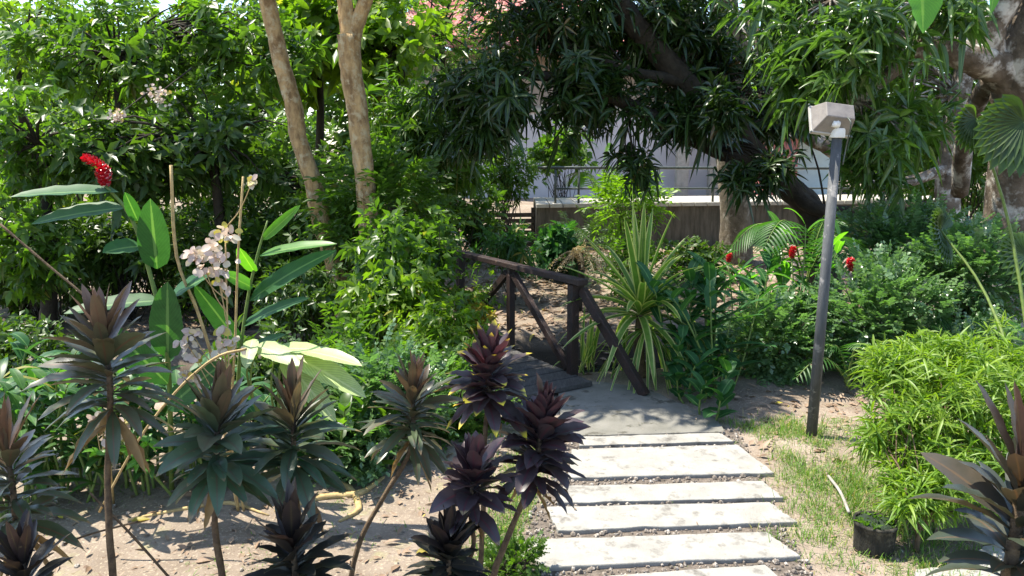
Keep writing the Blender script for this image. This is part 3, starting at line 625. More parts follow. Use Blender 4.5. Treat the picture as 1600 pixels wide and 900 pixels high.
cordyline('tall bronze cordyline with upright reddish top leaves at far left of the row', (160, 525), 2.5, .27, 46, C_BROWN, [(172, 610, 0), (168, 760, 0), (176, 900, -.05)], 1, tall=.27, wid=.27)
cordyline('broad green bronze cordyline on a straight stem over bare soil', (340, 655), 2.45, .27, 50, C_GREEN, [(338, 740, 0), (336, 830, 0), (348, 905, 0)], 2, tall=.2, wid=.29)
cordyline('green bronze cordyline touching the broad one on its right, above dark leaves', (458, 650), 2.6, .27, 48, C_GREEN, [(460, 740, 0), (468, 830, 0), (470, 905, 0)], 3, tall=.22, wid=.28)
cordyline('low very dark cordyline under the green bronze pair, cut by the bottom edge', (455, 838), 2.3, .235, 44, C_DARK, [(462, 900, 0), (464, 960, 0)], 4, tall=.28, wid=.34)
cordyline('slim dull green cordyline on a long stem bent to the lower left', (645, 615), 2.75, .24, 48, C_BROWN, [(642, 700, 0), (600, 775, 0), (565, 840, 0), (548, 905, 0)], 5, tall=.19, wid=.25, r=.0095)
cordyline('purple cordyline with yellow leaf tips on a pale stem before the footbridge', (765, 572), 2.65, .205, 44, C_PURPY, [(762, 625, 0), (757, 700, 0), (755, 800, 0), (750, 905, 0)], 6, tall=.14, wid=.46, r=.009)
cordyline('dense purple black cordyline overlapping the shaded landing', (848, 655), 2.6, .215, 60, C_PURP, [(835, 735, 0), (810, 800, .0), (785, 860, .0), (770, 905, 0)], 7, tall=.24, wid=.44, r=.011, openness=1.02)
cordyline('dark purple cordyline with hanging oval leaves between the yellow tipped and lowest ones', (740, 735), 2.4, .19, 34, C_PURP, [(735, 800, 0), (740, 850, 0), (728, 905, 0)], 8, tall=.15, wid=.46, r=.008)
cordyline('lowest dark purple cordyline at the bottom edge left of the round bush', (700, 852), 2.3, .20, 40, C_DARK, [(702, 900, 0), (705, 960, 0)], 9, tall=.16, wid=.38, r=.009)
cordyline('bronze cordyline cut by the left edge behind the dark low leaves', (10, 700), 2.5, .27, 40, C_BROWN, [(22, 780, 0), (28, 880, 0), (30, 950, 0)], 10, tall=.3, wid=.27)
cordyline('low dark cordyline in the bottom left corner', (35, 880), 2.2, .22, 36, C_DARK, [(44, 930, 0), (44, 960, 0)], 11, tall=.2, wid=.3)
cordyline('large close dark cordyline with long broad leaves at the right edge', (1600, 735), 1.75, .31, 34, C_DARK2, [(1592, 800, 0), (1575, 900, 0), (1566, 960, 0)], 12, tall=.30, wid=.30, openness=.72, r=.016)
shrub('small_bush', 'small round dark green bush at the left foot of the path', gp(800, 905) + A(0, 0, .07), (.12, .1, .08), 30, .04, 12, L_MID, 'small', .016, seed=70, cat='bush')

# ------------------------------------------------------------------ gingers, stalks, pale bracts
def cane(mb, lv, base, tip, r, n, L, Wd, rg, prof='paddle', droop=.35, up=.7, start=.25, az=None, bend=.1, seg=8):
    base, tip = A(*base), A(*tip); mid = (base + tip) / 2 + A(rg.normal(0, .03), rg.normal(0, .03), 0) * 1 + A(0, 0, bend) * np.linalg.norm(tip - base)
    pts = [base, base * .45 + mid * .55, mid * .5 + tip * .5 + A(0, 0, bend * .2), tip]; mb.tube(pts, [r, r * .9, r * .7, r * .4], 6, 0, rg, 3)
    az = rg.random() * 6.28 if az is None else az
    for i in range(n):
        u = start + (1 - start) * i / max(1, n - 1); k = u * 3; j = min(int(k), 2); c = pts[j] + (pts[j + 1] - pts[j]) * (k - j)
        a = az + (i % 2) * math.pi + rg.normal(0, .25); e = up * (1 + .5 * (u - .5)) + rg.normal(0, .12)
        d = A(math.cos(a) * math.cos(e), math.sin(a) * math.cos(e), math.sin(e)); nr = A(-math.cos(a) * math.sin(e), -math.sin(a) * math.sin(e), math.cos(e))
        l = L * rg.uniform(.8, 1.15) * (1 - .35 * abs(u - .6)); lv.add(c, d, nr, l, Wd * rg.uniform(.85, 1.15), droop * rg.uniform(.6, 1.4), prof, seg, .12, wave=.06)
def clump(name, label, c, spread, n, H, L, Wd, leaf, seed, nl=7, cat='ginger plant', group=None, prof='paddle', lean=.35, r=.008, droop=.35, stemm=None, up=.7):
    rg = np.random.default_rng(seed); root = thing(name, label, cat, (c[0], c[1], zc(c[0], c[1])), group); mb = MB(); lv = LV(seed + 3)
    for i in range(n):
        b = A(c[0] + rg.normal(0, spread[0]), c[1] + rg.normal(0, spread[1]), 0); b[2] = zc(b[0], b[1]) - .02
        h = H * rg.uniform(.6, 1.15); t = b + A(rg.normal(0, lean * h * .6), rg.normal(0, lean * h * .5), h); cane(mb, lv, b, t, r, nl, L, Wd, rg, prof, droop, up)
    mb.build('stems', stemm or B_GSTEM, root, True); lv.build('leaves', leaf, root); return root
def leaf_to(lv, a, b, Wd, droop, up=(0, -.5, 1), rnd=.5, prof='paddle', fold=.12, wave=.06, seg=10):
    """leaf blade from a to b that droops on the way"""
    a, b = A(*a), A(*b); D = b - a; L = np.linalg.norm(D); d = D / L + A(0, 0, droop); lv.add(a, d, A(*up), L * np.linalg.norm(d) if False else L, Wd, droop, prof, seg, fold, rnd, wave)
def flower(mb_parent, base, axis, L, r, seed, name='flower_head'):
    lv = LV(seed); n = 46; i = np.arange(n); u = i / n; ax = nz(A(*axis)); e1, e2 = basis(ax[None]); ph = i * GOLD
    rad = e1 * np.cos(ph)[:, None] + e2 * np.sin(ph)[:, None]; env = np.sin(np.pi * (u * .85 + .1)) ** .6
    b = A(*base) + ax * (u * L)[:, None] + rad * (r * .25 * env)[:, None]; d = nz(rad * .75 + ax * .55); lv.add(b, d, ax - rad * .2, r * env * 1.0 + .004, r * .75, .05, 'round', 3, -.15); lv.build(name, L_RED, mb_parent)
def torch_ginger():
    D = 3.6; base = gp(268, 770); root = thing('red_ginger_plant', 'leaning ginger with drooping red flower head and broad dark leaves at upper left', 'ginger plant', (base[0], base[1], 0), 'gingers with red flowers')
    P = [A(base[0], base[1], -.02), at(262, 560, D), at(235, 430, D), at(205, 340, D), at(165, 290, D)]; mb = MB(); mb.tube(P, [.013, .012, .010, .009, .006], 8, 0); mb.build('stem', B_GSTEM, root, True)
    lv = LV(41)
    for a, b, w, dr, up in (((185, 300), (15, 308), .10, .08, (0, -.35, 1)), ((195, 325), (50, 350), .105, .10, (0, -.5, 1)), ((222, 385), (160, 395), .10, .12, (0, -.8, 1)), ((245, 420), (235, 310), .115, .0, (.3, -1, 0)), ((215, 345), (195, 300), .05, 0, (.5, -1, .2)),
                            ((262, 470), (330, 430), .10, .1, (0, -.7, 1)), ((262, 560), (262, 440), .13, 0, (.1, -1, .1)), ((262, 600), (160, 500), .11, .05, (-.2, -.8, .6)), ((250, 470), (100, 490), .10, .1, (0, -.5, 1)), ((262, 640), (360, 560), .11, .1, (.2, -.8, .6))):
        leaf_to(lv, at(*a, D), at(*b, D - .15), w * 1.2, dr, up)
    lv.build('leaves', L_GINGER, root)
    b = at(165, 292, D); flower(root, b, A(-.02, -.1, 1), .10, .035, 1); flower(root, at(163, 258, D), nz(at(125, 241, D) - at(163, 256, D)), .105, .024, 2, 'flower_tip')
torch_ginger()
def bright_ginger():
    D = 3.7; base = gp(372, 765); root = thing('ginger_plant', 'tall ginger shoot with bright sunlit yellow green leaves reaching right', 'ginger plant', (base[0], base[1], 0))
    P = [A(base[0], base[1], -.02), at(372, 600, D), at(385, 480, D), at(402, 400, D), at(418, 345, D)]; mb = MB(); mb.tube(P, [.011, .010, .008, .007, .004], 8, 0); mb.build('stem', B_GSTEM, root, True)
    lv = LV(42)
    for a, b, w, dr, up in (((410, 375), (470, 320), .045, .0, (.5, -1, .6)), ((405, 400), (530, 380), .06, .12, (0, -.6, 1)), ((398, 425), (372, 385), .07, .0, (-.3, -1, .3)), ((395, 450), (345, 425), .06, .05, (0, -.8, .6))): leaf_to(lv, at(*a, D), at(*b, D - .1), w * 1.15, dr, up)
    lv.build('top_leaves', L_GBRIGHT, root); lv = LV(43)
    for a, b, w, dr, up in (((390, 470), (535, 384), .085, .12, (-.3, -.9, .6)), ((378, 510), (490, 462), .07, .12, (0, -.6, 1)), ((376, 540), (300, 440), .09, .05, (-.3, -.8, .5)), ((374, 560), (450, 520), .07, .1, (0, -.6, 1))): leaf_to(lv, at(*a, D), at(*b, D - .1), w * 1.15, dr, up)
    lv.build('leaves', L_GINGER, root)
bright_ginger()
def pale_leaves():
    D = 3.6; base = gp(455, 760); root = thing('pale_leaf_plant', 'low plant with broad pale cream green leaves catching sun behind the green bronze pair', 'plant', (base[0], base[1], 0))
    mb = MB(); lv = LV(44); L = [((400, 540), (470, 572), .09, .1, (0, -.7, 1)), ((440, 550), (568, 620), .12, .12, (0, -.5, 1)), ((470, 548), (566, 572), .08, .1, (0, -.4, 1)), ((440, 560), (520, 655), .10, .12, (.2, -.8, .7)), ((430, 545), (505, 548), .07, .06, (0, -.6, 1)), ((395, 530), (385, 575), .07, .1, (0, -.8, 1))]
    for a, b, w, dr, up in L: leaf_to(lv, at(*a, D), at(*b, D - .2), w * 1.12, dr, up); mb = MB(); mb.tube([A(base[0], base[1], -.02), at(a[0] - 5, a[1] + 80, D), at(*a, D)], [.007, .006, .004], 6, 0); mb.build('stem', B_GSTEM, root, True)
    lv.build('leaves', L_PALEBIG, root)
pale_leaves()
for P, r, lb in (([(267, 258), (276, 400), (310, 490), (338, 585), (352, 680)], .0085, 'tall cut straw coloured stalk with elbow bend beside the red ginger'), ([(380, 276), (372, 400), (368, 520), (362, 690)], .006, 'thin upright straw coloured stalk through the pale pink bracts'),
                 ([(155, 800), (215, 690), (275, 612), (335, 560), (385, 545)], .006, 'arching dry twig rising from lower left to the pale bracts'), ([(0, 350), (70, 410), (140, 470), (190, 530)], .006, 'thin grey stick slanting down over the dark water at left'), ([(140, 770), (200, 830), (262, 900)], .005, 'thin dark branch running down to the bottom edge at left'), ([(215, 815), (140, 835), (100, 850)], .004, 'short dark twig forking left above bare soil')):
    D = 3.55 if P[0][1] < 500 else 3.2; mb = MB(); Q = [at(*p, D) for p in P]
    if 'dark' in lb and 'water' not in lb: D = 2.6; Q = [at(*p, D) for p in P]
    b = Q[-1] if P[-1][1] > P[0][1] else Q[0]
    if b[2] > .02 and 'straw' in lb: Q.append(A(b[0] + .02, b[1] + .05, -.02))
    mb.tube(Q, np.linspace(r * .9, r, len(Q)), 7, .1, None, 5); tag(mb.build('stalk' if 'stalk' in lb else 'twig', B_STRAW if 'straw' in lb or 'dry' in lb else B_STEM, None, True), lb, 'stalk' if 'stalk' in lb else 'twig')
def bracts(label, D, tufts, base, seed, leafy=()):
    root = thing('mussaenda_shrub', label, 'flowering shrub', tuple(base)); mb = MB(); rg = np.random.default_rng(seed)
    for (px, py, n, s) in tufts:
        lv = LV(seed + px + py)
        c = at(px, py, D); k = int(n * 2.4); P = c + rg.normal(0, s * 1.15, (k, 3)) * A(1, .7, .7); th = rg.random(k) * 6.28; d = np.stack([np.cos(th), -.5 + .4 * rg.random(k), np.sin(th) * .6 + .05], 1)
        lv.add(P, d, A(0, -1, .5) + rg.normal(0, .35, (k, 3)), rg.uniform(.028, .046, k), rg.uniform(.022, .036, k), .2, 'round', 4, .08)
        mx_ = tufts[0][0] + 4; mb.tube([at(mx_, min(py + 70, 690), D), at((px + mx_) / 2, py + 45, D), c], [.003, .0025, .002], 6, .1, rg, 4); lv.build('bract_cluster', L_PINK, root)
    t0 = tufts[0]; mb.tube([A(*base), at(t0[0] + 8, 690, D), at(t0[0] + 4, (t0[1] + 690) / 2, D), at(t0[0], t0[1], D)], [.006, .005, .004, .003], 6, .1, rg, 4); mb.build('stems', B_STRAW, root, True)
    if leafy:
        l2 = LV(seed + 1)
        for px, py in leafy: whorl(l2, at(px, py, D), A(.2, -.4, .7), 6, .07, .03, 'ovate', 4, .4, (.6, 1.5))
        l2.build('leaves', L_GBRIGHT, root)
b = gp(350, 760); bracts('straggly shrub with pale pink round bracts in front of the ginger leaves', 3.45, [(352, 365, 12, .022), (300, 400, 6, .015), (325, 395, 13, .022), (350, 405, 5, .02), (340, 425, 4, .015), (345, 440, 4, .015), (350, 515, 5, .015), (350, 540, 6, .018), (300, 520, 5, .015), (305, 560, 5, .016), (300, 590, 7, .016), (395, 282, 4, .010), (320, 420, 4, .02), (370, 535, 3, .014), (290, 535, 4, .016)], A(b[0], b[1], 0), 51)
b = gp(178, 788); bracts('low shrub with white pink bracts behind the tall bronze cordyline stem', 3.4, [(160, 655, 10, .02), (185, 665, 14, .022), (180, 680, 8, .02), (240, 608, 5, .014), (150, 660, 5, .015)], A(b[0], b[1], 0), 52, leafy=((150, 705), (215, 720), (200, 700), (230, 690)))

# gingers and straps low on the left, and to the right of the landing
LG = 'leafy ginger clumps on the near bank'
for i, (px, py, n, H, L, wd, mat, lb) in enumerate(((20, 790, 12, .6, .30, .055, L_STRAP, 'ginger clump in the left corner of the bank under the dark water'), (110, 775, 14, .65, .28, .05, L_STRAP, 'strap leaved clump left of the white pink bracts'), (215, 770, 15, .6, .26, .05, L_STRAP, 'strap leaved clump right of the white pink bracts'), (300, 765, 12, .55, .26, .05, L_GINGER, 'ginger clump behind the broad green bronze cordyline'),
                                           (400, 755, 10, .5, .26, .06, L_GINGER, 'ginger clump under the broad pale leaves'), (60, 730, 12, .62, .30, .07, L_GINGER, 'tall ginger clump at the far left above the strap leaves'), (520, 735, 10, .45, .22, .06, L_MID, 'low leafy clump right of the broad pale leaves'), (170, 735, 8, .6, .30, .08, L_GINGER, 'ginger clump below the red flowered one'))):
    c = gp(px, py); clump('ginger_clump', lb, c, (.16, .10), n, H, L, wd, mat, 100 + i, group=LG, prof='lance' if mat is L_STRAP else 'paddle', droop=.45)
for i, (px, py, D, n, H, L, wd, lb) in enumerate(((1105, 606, 5.6, 14, .80, .38, .08, 'large leafy ginger clump right of the striped plant'), (1160, 590, 6.6, 12, 1.0, .38, .08, 'ginger clump behind the large one, between it and the lamp pole'), (1075, 612, 5.6, 5, .42, .28, .07, 'short ginger clump at the foot of the bridge brace'), (1235, 560, 6.5, 9, 1.05, .36, .07, 'ginger clump with sunlit leaves just left of the lamp pole'), (1105, 640, 5.15, 6, .34, .22, .09, 'low broad leaved plant at the right rim of the landing'))):
    c = gp(px, py) if i in (0, 2, 4) else A(at(px, 500, D)[0], D, 0); clump('ginger_clump', lb, c, (.14, .14), n, H, L, wd, L_GINGER if i != 3 else L_GBRIGHT, 130 + i, group='ginger clumps right of the landing', lean=.4)
for i, (px, py, D, sz, lb) in enumerate(((1237, 392, 6.2, 1., 'upright red ginger flower just left of the lamp pole'), (1332, 412, 6.0, 1.1, 'leaning red ginger flower right of the lamp pole'), (1138, 398, 6.4, .8, 'small dull red ginger flower farther left among the ginger leaves'), (1097, 455, 5.9, .7, 'small low red ginger flower near the striped plant'))):
    p = at(px, py + 12, D); g_ = A(p[0] + (.05 if i != 1 else .12), D, 0); root = thing('red_ginger_flower', lb, 'flower', tuple(g_), 'red ginger flowers on the right bank')
    mb = MB(); mb.tube([g_, (g_ + p) / 2 + A(.03, 0, 0), p], [.007, .006, .005], 6, 0); mb.build('stem', B_GSTEM, root, True); flower(root, p, A(-.25 if i == 1 else .1, 0, 1), .10 * sz, .032 * sz, 60 + i)

# ------------------------------------------------------------------ striped pandanus
def pandanus():
    D = 5.9; c = at(1000, 492, D); root = thing('striped_dracaena', 'big rosette of yellow striped sword leaves at the end of the footbridge', 'striped plant', (c[0], D, 0)); rg = np.random.default_rng(8)
    mb = MB(); mb.tube([A(c[0] + .03, D, -.02), A(c[0], D, .2), c], [.05, .04, .035], 10, .12); mb.build('trunk', B_STEM, root, True); lv = LV(81); n = 46; i = np.arange(n); u = i / n; ph = i * GOLD
    el = np.interp(u, [0, .3, .6, 1], [.12, .62, 1.05, 1.5]) + rg.normal(0, .12, n); d = np.stack([np.cos(ph) * np.sin(el), np.sin(ph) * np.sin(el), np.cos(el)], 1); nr = np.stack([-np.cos(ph) * np.cos(el), -np.sin(ph) * np.cos(el), np.sin(el)], 1)
    b = c + A(0, 0, .08) - A(0, 0, .12) * u[:, None]; lv.add(b, d, nr, np.interp(u, [0, .5, 1], [.95, .85, .62]) * rg.uniform(.85, 1.12, n), .062, np.interp(u, [0, .3, .6, 1], [.06, .25, .5, .75]) * rg.uniform(.6, 1.3, n), 'strap', 12, .22)
    c2 = at(1010, 540, D - .05); n = 30; ph = np.arange(n) * GOLD; el = rg.uniform(1.1, 1.9, n); d = np.stack([np.cos(ph) * np.sin(el), np.sin(ph) * np.sin(el), np.cos(el)], 1); nr = np.stack([-np.cos(ph) * np.cos(el), -np.sin(ph) * np.cos(el), np.sin(el)], 1)
    lv.add(np.tile(c2 + A(0, 0, .12), (n, 1)), d, nr, rg.uniform(.35, .6, n), .03, rg.uniform(.8, 1.3, n), 'strap', 10, .2)
    lv.add(np.tile(c, (2, 1)), np.array([(.62, -.1, .85), (.68, .1, .62)]), np.array([(-.6, 0, .7), (-.4, 0, .9)]), [1.05, 1.0], .03, [.45, .28], 'strap', 14, .2)
    lv.build('leaves', L_PAND, root)
pandanus()
clump('strap_plant', 'few long pale strap leaves standing left of the striped rosette by the post', A(at(930, 560, 6.0)[0], 6.0, 0), (.12, .08), 6, .2, .62, .035, L_PAND, 140, nl=4, cat='strap plant', prof='strap', droop=.5, up=1.2)

# ------------------------------------------------------------------ palms
def palm(name, label, base, fronds, mat, seed, LL=.32, np_=24, r=.03, wdt=.022, cat='palm', group=None):
    rg = np.random.default_rng(seed); root = thing(name, label, cat, tuple(base), group); mb = MB(); base = A(*base)
    for (hb, tip, arch) in fronds:
        a, b = A(*hb), A(*tip); pts = [a + (b - a) * t + A(0, 0, 1) * arch * math.sin(math.pi * t) for t in np.linspace(0, 1, 9)]; mb.tube([base] + pts if np.linalg.norm(base - a) > .05 else pts, [r * .35] + list(np.linspace(r * .35, r * .08, 9)) if np.linalg.norm(base - a) > .05 else list(np.linspace(r * .35, r * .08, 9)), 5, 0, rg, 2)
    mb.build('stems', B_GSTEM, root, True)
    for (hb, tip, arch) in fronds:
        lv = LV(seed + 1); a, b = A(*hb), A(*tip); u = np.repeat(np.linspace(.08, 1, np_), 2); sg = np.tile([1, -1], np_); c = a + (b - a) * u[:, None] + A(0, 0, 1) * (arch * np.sin(np.pi * u))[:, None]
        t = nz((b - a) + A(0, 0, 1) * (arch * math.pi * np.cos(np.pi * u))[:, None]); sd = nz(np.cross(t, A(0, 0, 1))); up = np.cross(sd, t); d = nz(t * .55 + sd * sg[:, None] + A(0, 0, -.12)); ln = LL * np.sin(np.pi * (u * .82 + .14)) ** .6 * rg.uniform(.9, 1.05, len(u))
        lv.add(c, d, up, ln, wdt, .35, 'lance', 5, .2); lv.build('frond', mat, root)
PG = 'palms on the right bank'
D = 7.; b = A(at(1250, 450, D)[0], D, -.3)
palm('palm', 'young palm with arching glossy fronds left of the lamp pole', b, [(at(1255, 440, D), at(1195, 385, D - .5), .38), (at(1262, 440, D), at(1330, 420, D - .6), .35), (at(1250, 430, D), at(1140, 390, D), .35), (at(1262, 430, D), at(1300, 345, D), .2)], L_PALM, 90, group=PG)
D = 7.8; b = A(at(1370, 450, D)[0], D, -.3)
palm('palm', 'bright sunlit palm fronds right of the lamp pole under the mango tree', b, [(at(1340, 420, D), at(1275, 370, D), .30), (at(1350, 410, D), at(1380, 330, D), .2), (at(1360, 420, D), at(1420, 370, D - .4), .3), (at(1345, 410, D), at(1310, 330, D), .15)], L_PALMY, 91, LL=.36, group=PG)
D = 5.9; b = A(at(1500, 560, D)[0], D, -.0)
palm('palm', 'low palm with splayed glossy fronds above the yellow green bush', b, [(at(1505, 540, D), at(1600, 530, D - .4), .18), (at(1500, 540, D), at(1560, 480, D), .1), (at(1500, 545, D), at(1620, 570, D - .5), .15), (at(1495, 540, D), at(1440, 520, D - .3), .18), (at(1500, 540, D), at(1590, 505, D - .2), .12)], L_PALM, 92, LL=.2, wdt=.014, group=PG)
D = 5.6; b = A(at(1330, 600, D)[0], D, 0)
palm('palm', 'small low palm seedling just behind the lamp pole base', b, [(at(1325, 590, D), at(1290, 545, D), .12), (at(1325, 590, D), at(1345, 540, D - .2), .12), (at(1320, 590, D), at(1245, 590, D - .2), .15), (at(1320, 595, D), at(1375, 590, D - .2), .12)], L_PALM, 93, LL=.15, wdt=.013, np_=16, group=PG)
D = 12.; b = A(at(935, 300, D)[0], D, -.1)
palm('palm', 'slim palm fronds before the pale building wall above the railing', A(at(935, 300, 15.8)[0], 15.8, .4), [(at(935, 300, 15.8), at(880, 255, 15.8), .35), (at(935, 300, 15.8), at(1000, 262, 15.6), .35), (at(940, 300, 15.8), at(950, 225, 15.8), .25), (at(930, 300, 15.8), at(895, 285, 15.5), .3)], L_PALMY, 94, LL=.5, wdt=.03)
def fan(lv, c, ax, up, Rr, n=22, span=4.2):
    ax, up = nz(A(*ax)), nz(A(*up)); sd = nz(np.cross(ax, up)); up = np.cross(sd, ax); th = np.linspace(-span / 2, span / 2, n); d = ax * np.cos(th)[:, None] + sd * np.sin(th)[:, None]
    lv.add(np.tile(c, (n, 1)), d + up * .15, up, Rr * (1 - .12 * np.abs(th) / 2), Rr * .30, .22, 'obo', 6, .28)
def fanpalm():
    D = 4.6; base = A(at(1640, 600, D)[0], D, -.02); root = thing('fan_palm', 'fan palm with large pleated leaves at the right edge before the big trunk', 'fan palm', tuple(base)); mb = MB()
    for i, (px, py, ax, up, rr, dd) in enumerate(((1600, 190, (-.5, .1, -.9), (-.3, -.7, .1), .30, .3), (1605, 400, (-.8, -.3, -.2), (0, -.9, .6), .26, .6), (1525, 185, (-.3, 0, -1), (.2, -1, .2), .2, .6), (1470, 360, (-.5, -.3, .3), (0, -1, .6), .25, 1.1)  )):
        c = at(px, py, D + dd); lv = LV(200 + i); fan(lv, c, ax, up, rr); lv.build('leaf', L_DARK, root); mb = MB(); mb.tube([base, (base * .4 + c * .6) + A(.12, .1, .05), c], [.014, .010, .007], 6, 0); mb.build('stem', B_GSTEM, root, True)
fanpalm()

# ------------------------------------------------------------------ yellow-green fine shrub, pale small-leaved shrubs
def fine_shrub():
    c0 = gp(1432, 862); root = thing('fine_leaf_shrub', 'bright yellow green shrub of fine drooping leaves right of the lamp pole', 'shrub', (c0[0], c0[1], 0)); rg = np.random.default_rng(15); lv = LV(16); mb = MB()
    for c, rad, nc, cr, per in ((at(1450, 640, 3.6), (.27, .3, .22), 60, .10, 7), (at(1565, 605, 3.7), (.34, .35, .19), 60, .11, 7), (at(1450, 730, 3.4), (.20, .2, .13), 48, .09, 7), (at(1560, 715, 3.5), (.28, .3, .2), 44, .10, 7), (at(1385, 570, 3.75), (.10, .12, .06), 12, .06, 6), (at(1372, 660, 3.55), (.08, .1, .12), 9, .05, 6), (at(1480, 560, 3.8), (.34, .25, .06), 30, .08, 6), (at(1440, 775, 3.25), (.16, .12, .06), 20, .05, 7)):
        cc, P, ax = clumps(rg, c, rad, nc, cr, per); whorl(lv, P, nz(ax + A(0, 0, .7)), 8, .10, .0105, 'lance', 4, .42, (.25, 1.45), .2, .5)
        for q in cc[:7]: limb(mb, rg, A(c0[0], c0[1], .12) + rg.normal(0, .010, 3), q * .8 + A(c0[0], c0[1], .3) * .2, .005, .002, .03)
    mb.tube([A(c0[0], c0[1], -.02), A(c0[0], c0[1], .07), A(c0[0] - .005, c0[1], .13)], [.013, .011, .012], 8, .1)
    for dx in (-.035, .03, .012): mb.tube([A(c0[0], c0[1], .12), A(c0[0] + dx, c0[1], .2), A(c0[0] + dx * 2, c0[1] + .02, .3)], [.009, .007, .005], 7, .1)
    mb.build('stems', B_STEM, root, True); lv.build('foliage', L_FINE, root)
fine_shrub()
SG = 'pale small leaved shrubs'
for i, (px, py, D, rad, nc, L, lb) in enumerate((
        (1205, 530, 5.95, (.36, .3, .32), 80, .034, 'pale small leaved shrub left of the lamp pole, lit at its lower right'),
        (1370, 500, 5.9, (.52, .35, .42), 130, .034, 'wide pale small leaved shrub right of the lamp pole under the leaning red flower'),
        (1520, 430, 6.3, (.5, .35, .38), 110, .036, 'pale small leaved shrub farthest right below the big trunk'),
        (1420, 380, 7.2, (.6, .35, .3), 100, .036, 'small leaved shrub behind, level with the bright palm fronds'),
        (1500, 560, 5.6, (.4, .25, .2), 50, .032, 'small leaved shrub just above the yellow green one'),
        (600, 640, 4.4, (.42, .2, .3), 110, .030, 'pale small leaved shrub behind the bent stem cordyline'),
        (710, 640, 4.7, (.28, .2, .3), 75, .026, 'glossy small leaved shrub behind the yellow tipped cordyline'),
        (540, 700, 4.1, (.22, .12, .12), 34, .03, 'low grey green shrub at the edge of the bare soil'))):
    c = at(px, py, D); shrub('small_leaf_shrub', lb, c, rad, nc, .10, 9, L_PALE if i != 6 else L_MID, 'small', L * 1.35, seed=300 + i, group=SG, ground=zc(c[0], c[1]))
# straw heap below the bent cordyline
lv = LV(61); c = gp(640, 722); rg = lv.rg; k = 70; P = np.tile(c, (k, 1)) + rg.normal(0, .06, (k, 3)) * A(1, .7, 0) + A(0, 0, .12); th = rg.random(k) * 6.28
lv.add(P, np.stack([np.cos(th), np.sin(th) * .6, rg.uniform(-.2, .8, k)], 1), A(0, -1, .3), rg.uniform(.12, .25, k), .012, .9, 'strap', 8, .2); o = lv.build('dry_leaf_tuft', L_FERN); tag(o, 'tuft of dry straw leaves hanging under the bent stem cordyline', 'dry tuft')

# ------------------------------------------------------------------ mid shrubs with palmate leaves, around left trunks
MG = 'leafy green shrubs around the tan trunks'
for i, (px, py, D, rad, nc, per, L, mat, lb) in enumerate((
        (630, 400, 6.6, (.42, .4, .42), 50, 8, .12, L_MID, 'dense green shrub between the forked tan trunk and the railing end'),
        (622, 470, 6.2, (.4, .35, .3), 44, 8, .12, L_LIT, 'bright green shrub left of the footbridge handrail'),
        (590, 500, 6.3, (.35, .3, .3), 38, 8, .12, L_MID, 'green shrub at the foot of the forked tan trunk'),
        (690, 520, 5.6, (.26, .25, .22), 40, 8, .085, L_LIT, 'light green shrub behind the yellow tipped cordyline'),
        (600, 330, 8.2, (.6, .5, .5), 50, 8, .15, L_MID, 'shrub behind the forked tan trunk'),
        (470, 470, 7.0, (.4, .4, .4), 50, 8, .10, L_DARK, 'dark shrub by the foot of the slender tan trunk'),
        (560, 600, 5.0, (.4, .25, .3), 60, 8, .08, L_MID, 'green shrub behind the broad pale leaves'),
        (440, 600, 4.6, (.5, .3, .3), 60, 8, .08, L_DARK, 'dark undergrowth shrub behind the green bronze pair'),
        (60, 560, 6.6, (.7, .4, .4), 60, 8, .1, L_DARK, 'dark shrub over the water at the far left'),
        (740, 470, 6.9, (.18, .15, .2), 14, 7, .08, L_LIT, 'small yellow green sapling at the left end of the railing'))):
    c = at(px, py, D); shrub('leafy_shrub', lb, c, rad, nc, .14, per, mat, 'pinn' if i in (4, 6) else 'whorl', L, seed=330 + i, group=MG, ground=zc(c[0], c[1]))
UG = ['dark bush on the far bank just beyond the left edge', 'dark bush on the far bank at the left edge', 'green pinnate leaved bush beside the grey stick', 'dark bush below the left ginger leaf tips', 'strap leaved dark bush below the red ginger flower', 'dark bush behind the red ginger stem', 'dark bush behind the elbowed straw stalk', 'green bush behind the pale pink bracts', 'dark bush between both straw stalks', 'dark bush behind the bright ginger shoot', 'pinnate green bush left of the slender trunk foot', 'dark bush at the slender trunk foot', 'dark strap leaved bush between both tan trunk feet', 'green bush at the forked trunk foot', 'dark bush right of the forked trunk foot']
for i in range(15):
    px = -60 + i * 42; D = 8.6 + (i * 37 % 10) * .18; x = at(px, 400, D)[0]; c = A(x, D, .42 + (i * 13 % 5) * .06)
    shrub('bank_bush', UG[i], c, (.55, .3, .5), 34, .17, 8, (L_DARK, L_MID, L_DARK)[i % 3], ('whorl', 'pinn', 'whorl', 'mango')[i % 4], (.13, .11, .15, .17)[i % 4], seed=600 + i, group='undergrowth on the far bank', ground=zc(x, D), cat='bush')
c = at(748, 495, 6.6); shrub('yellow_sapling', 'small sapling with yellow and orange leaves behind the yellow tipped cordyline', c, (.12, .1, .14), 14, .06, 5, L_YEL, 'whorl', .085, seed=350, ground=zc(c[0], c[1]), cat='sapling')

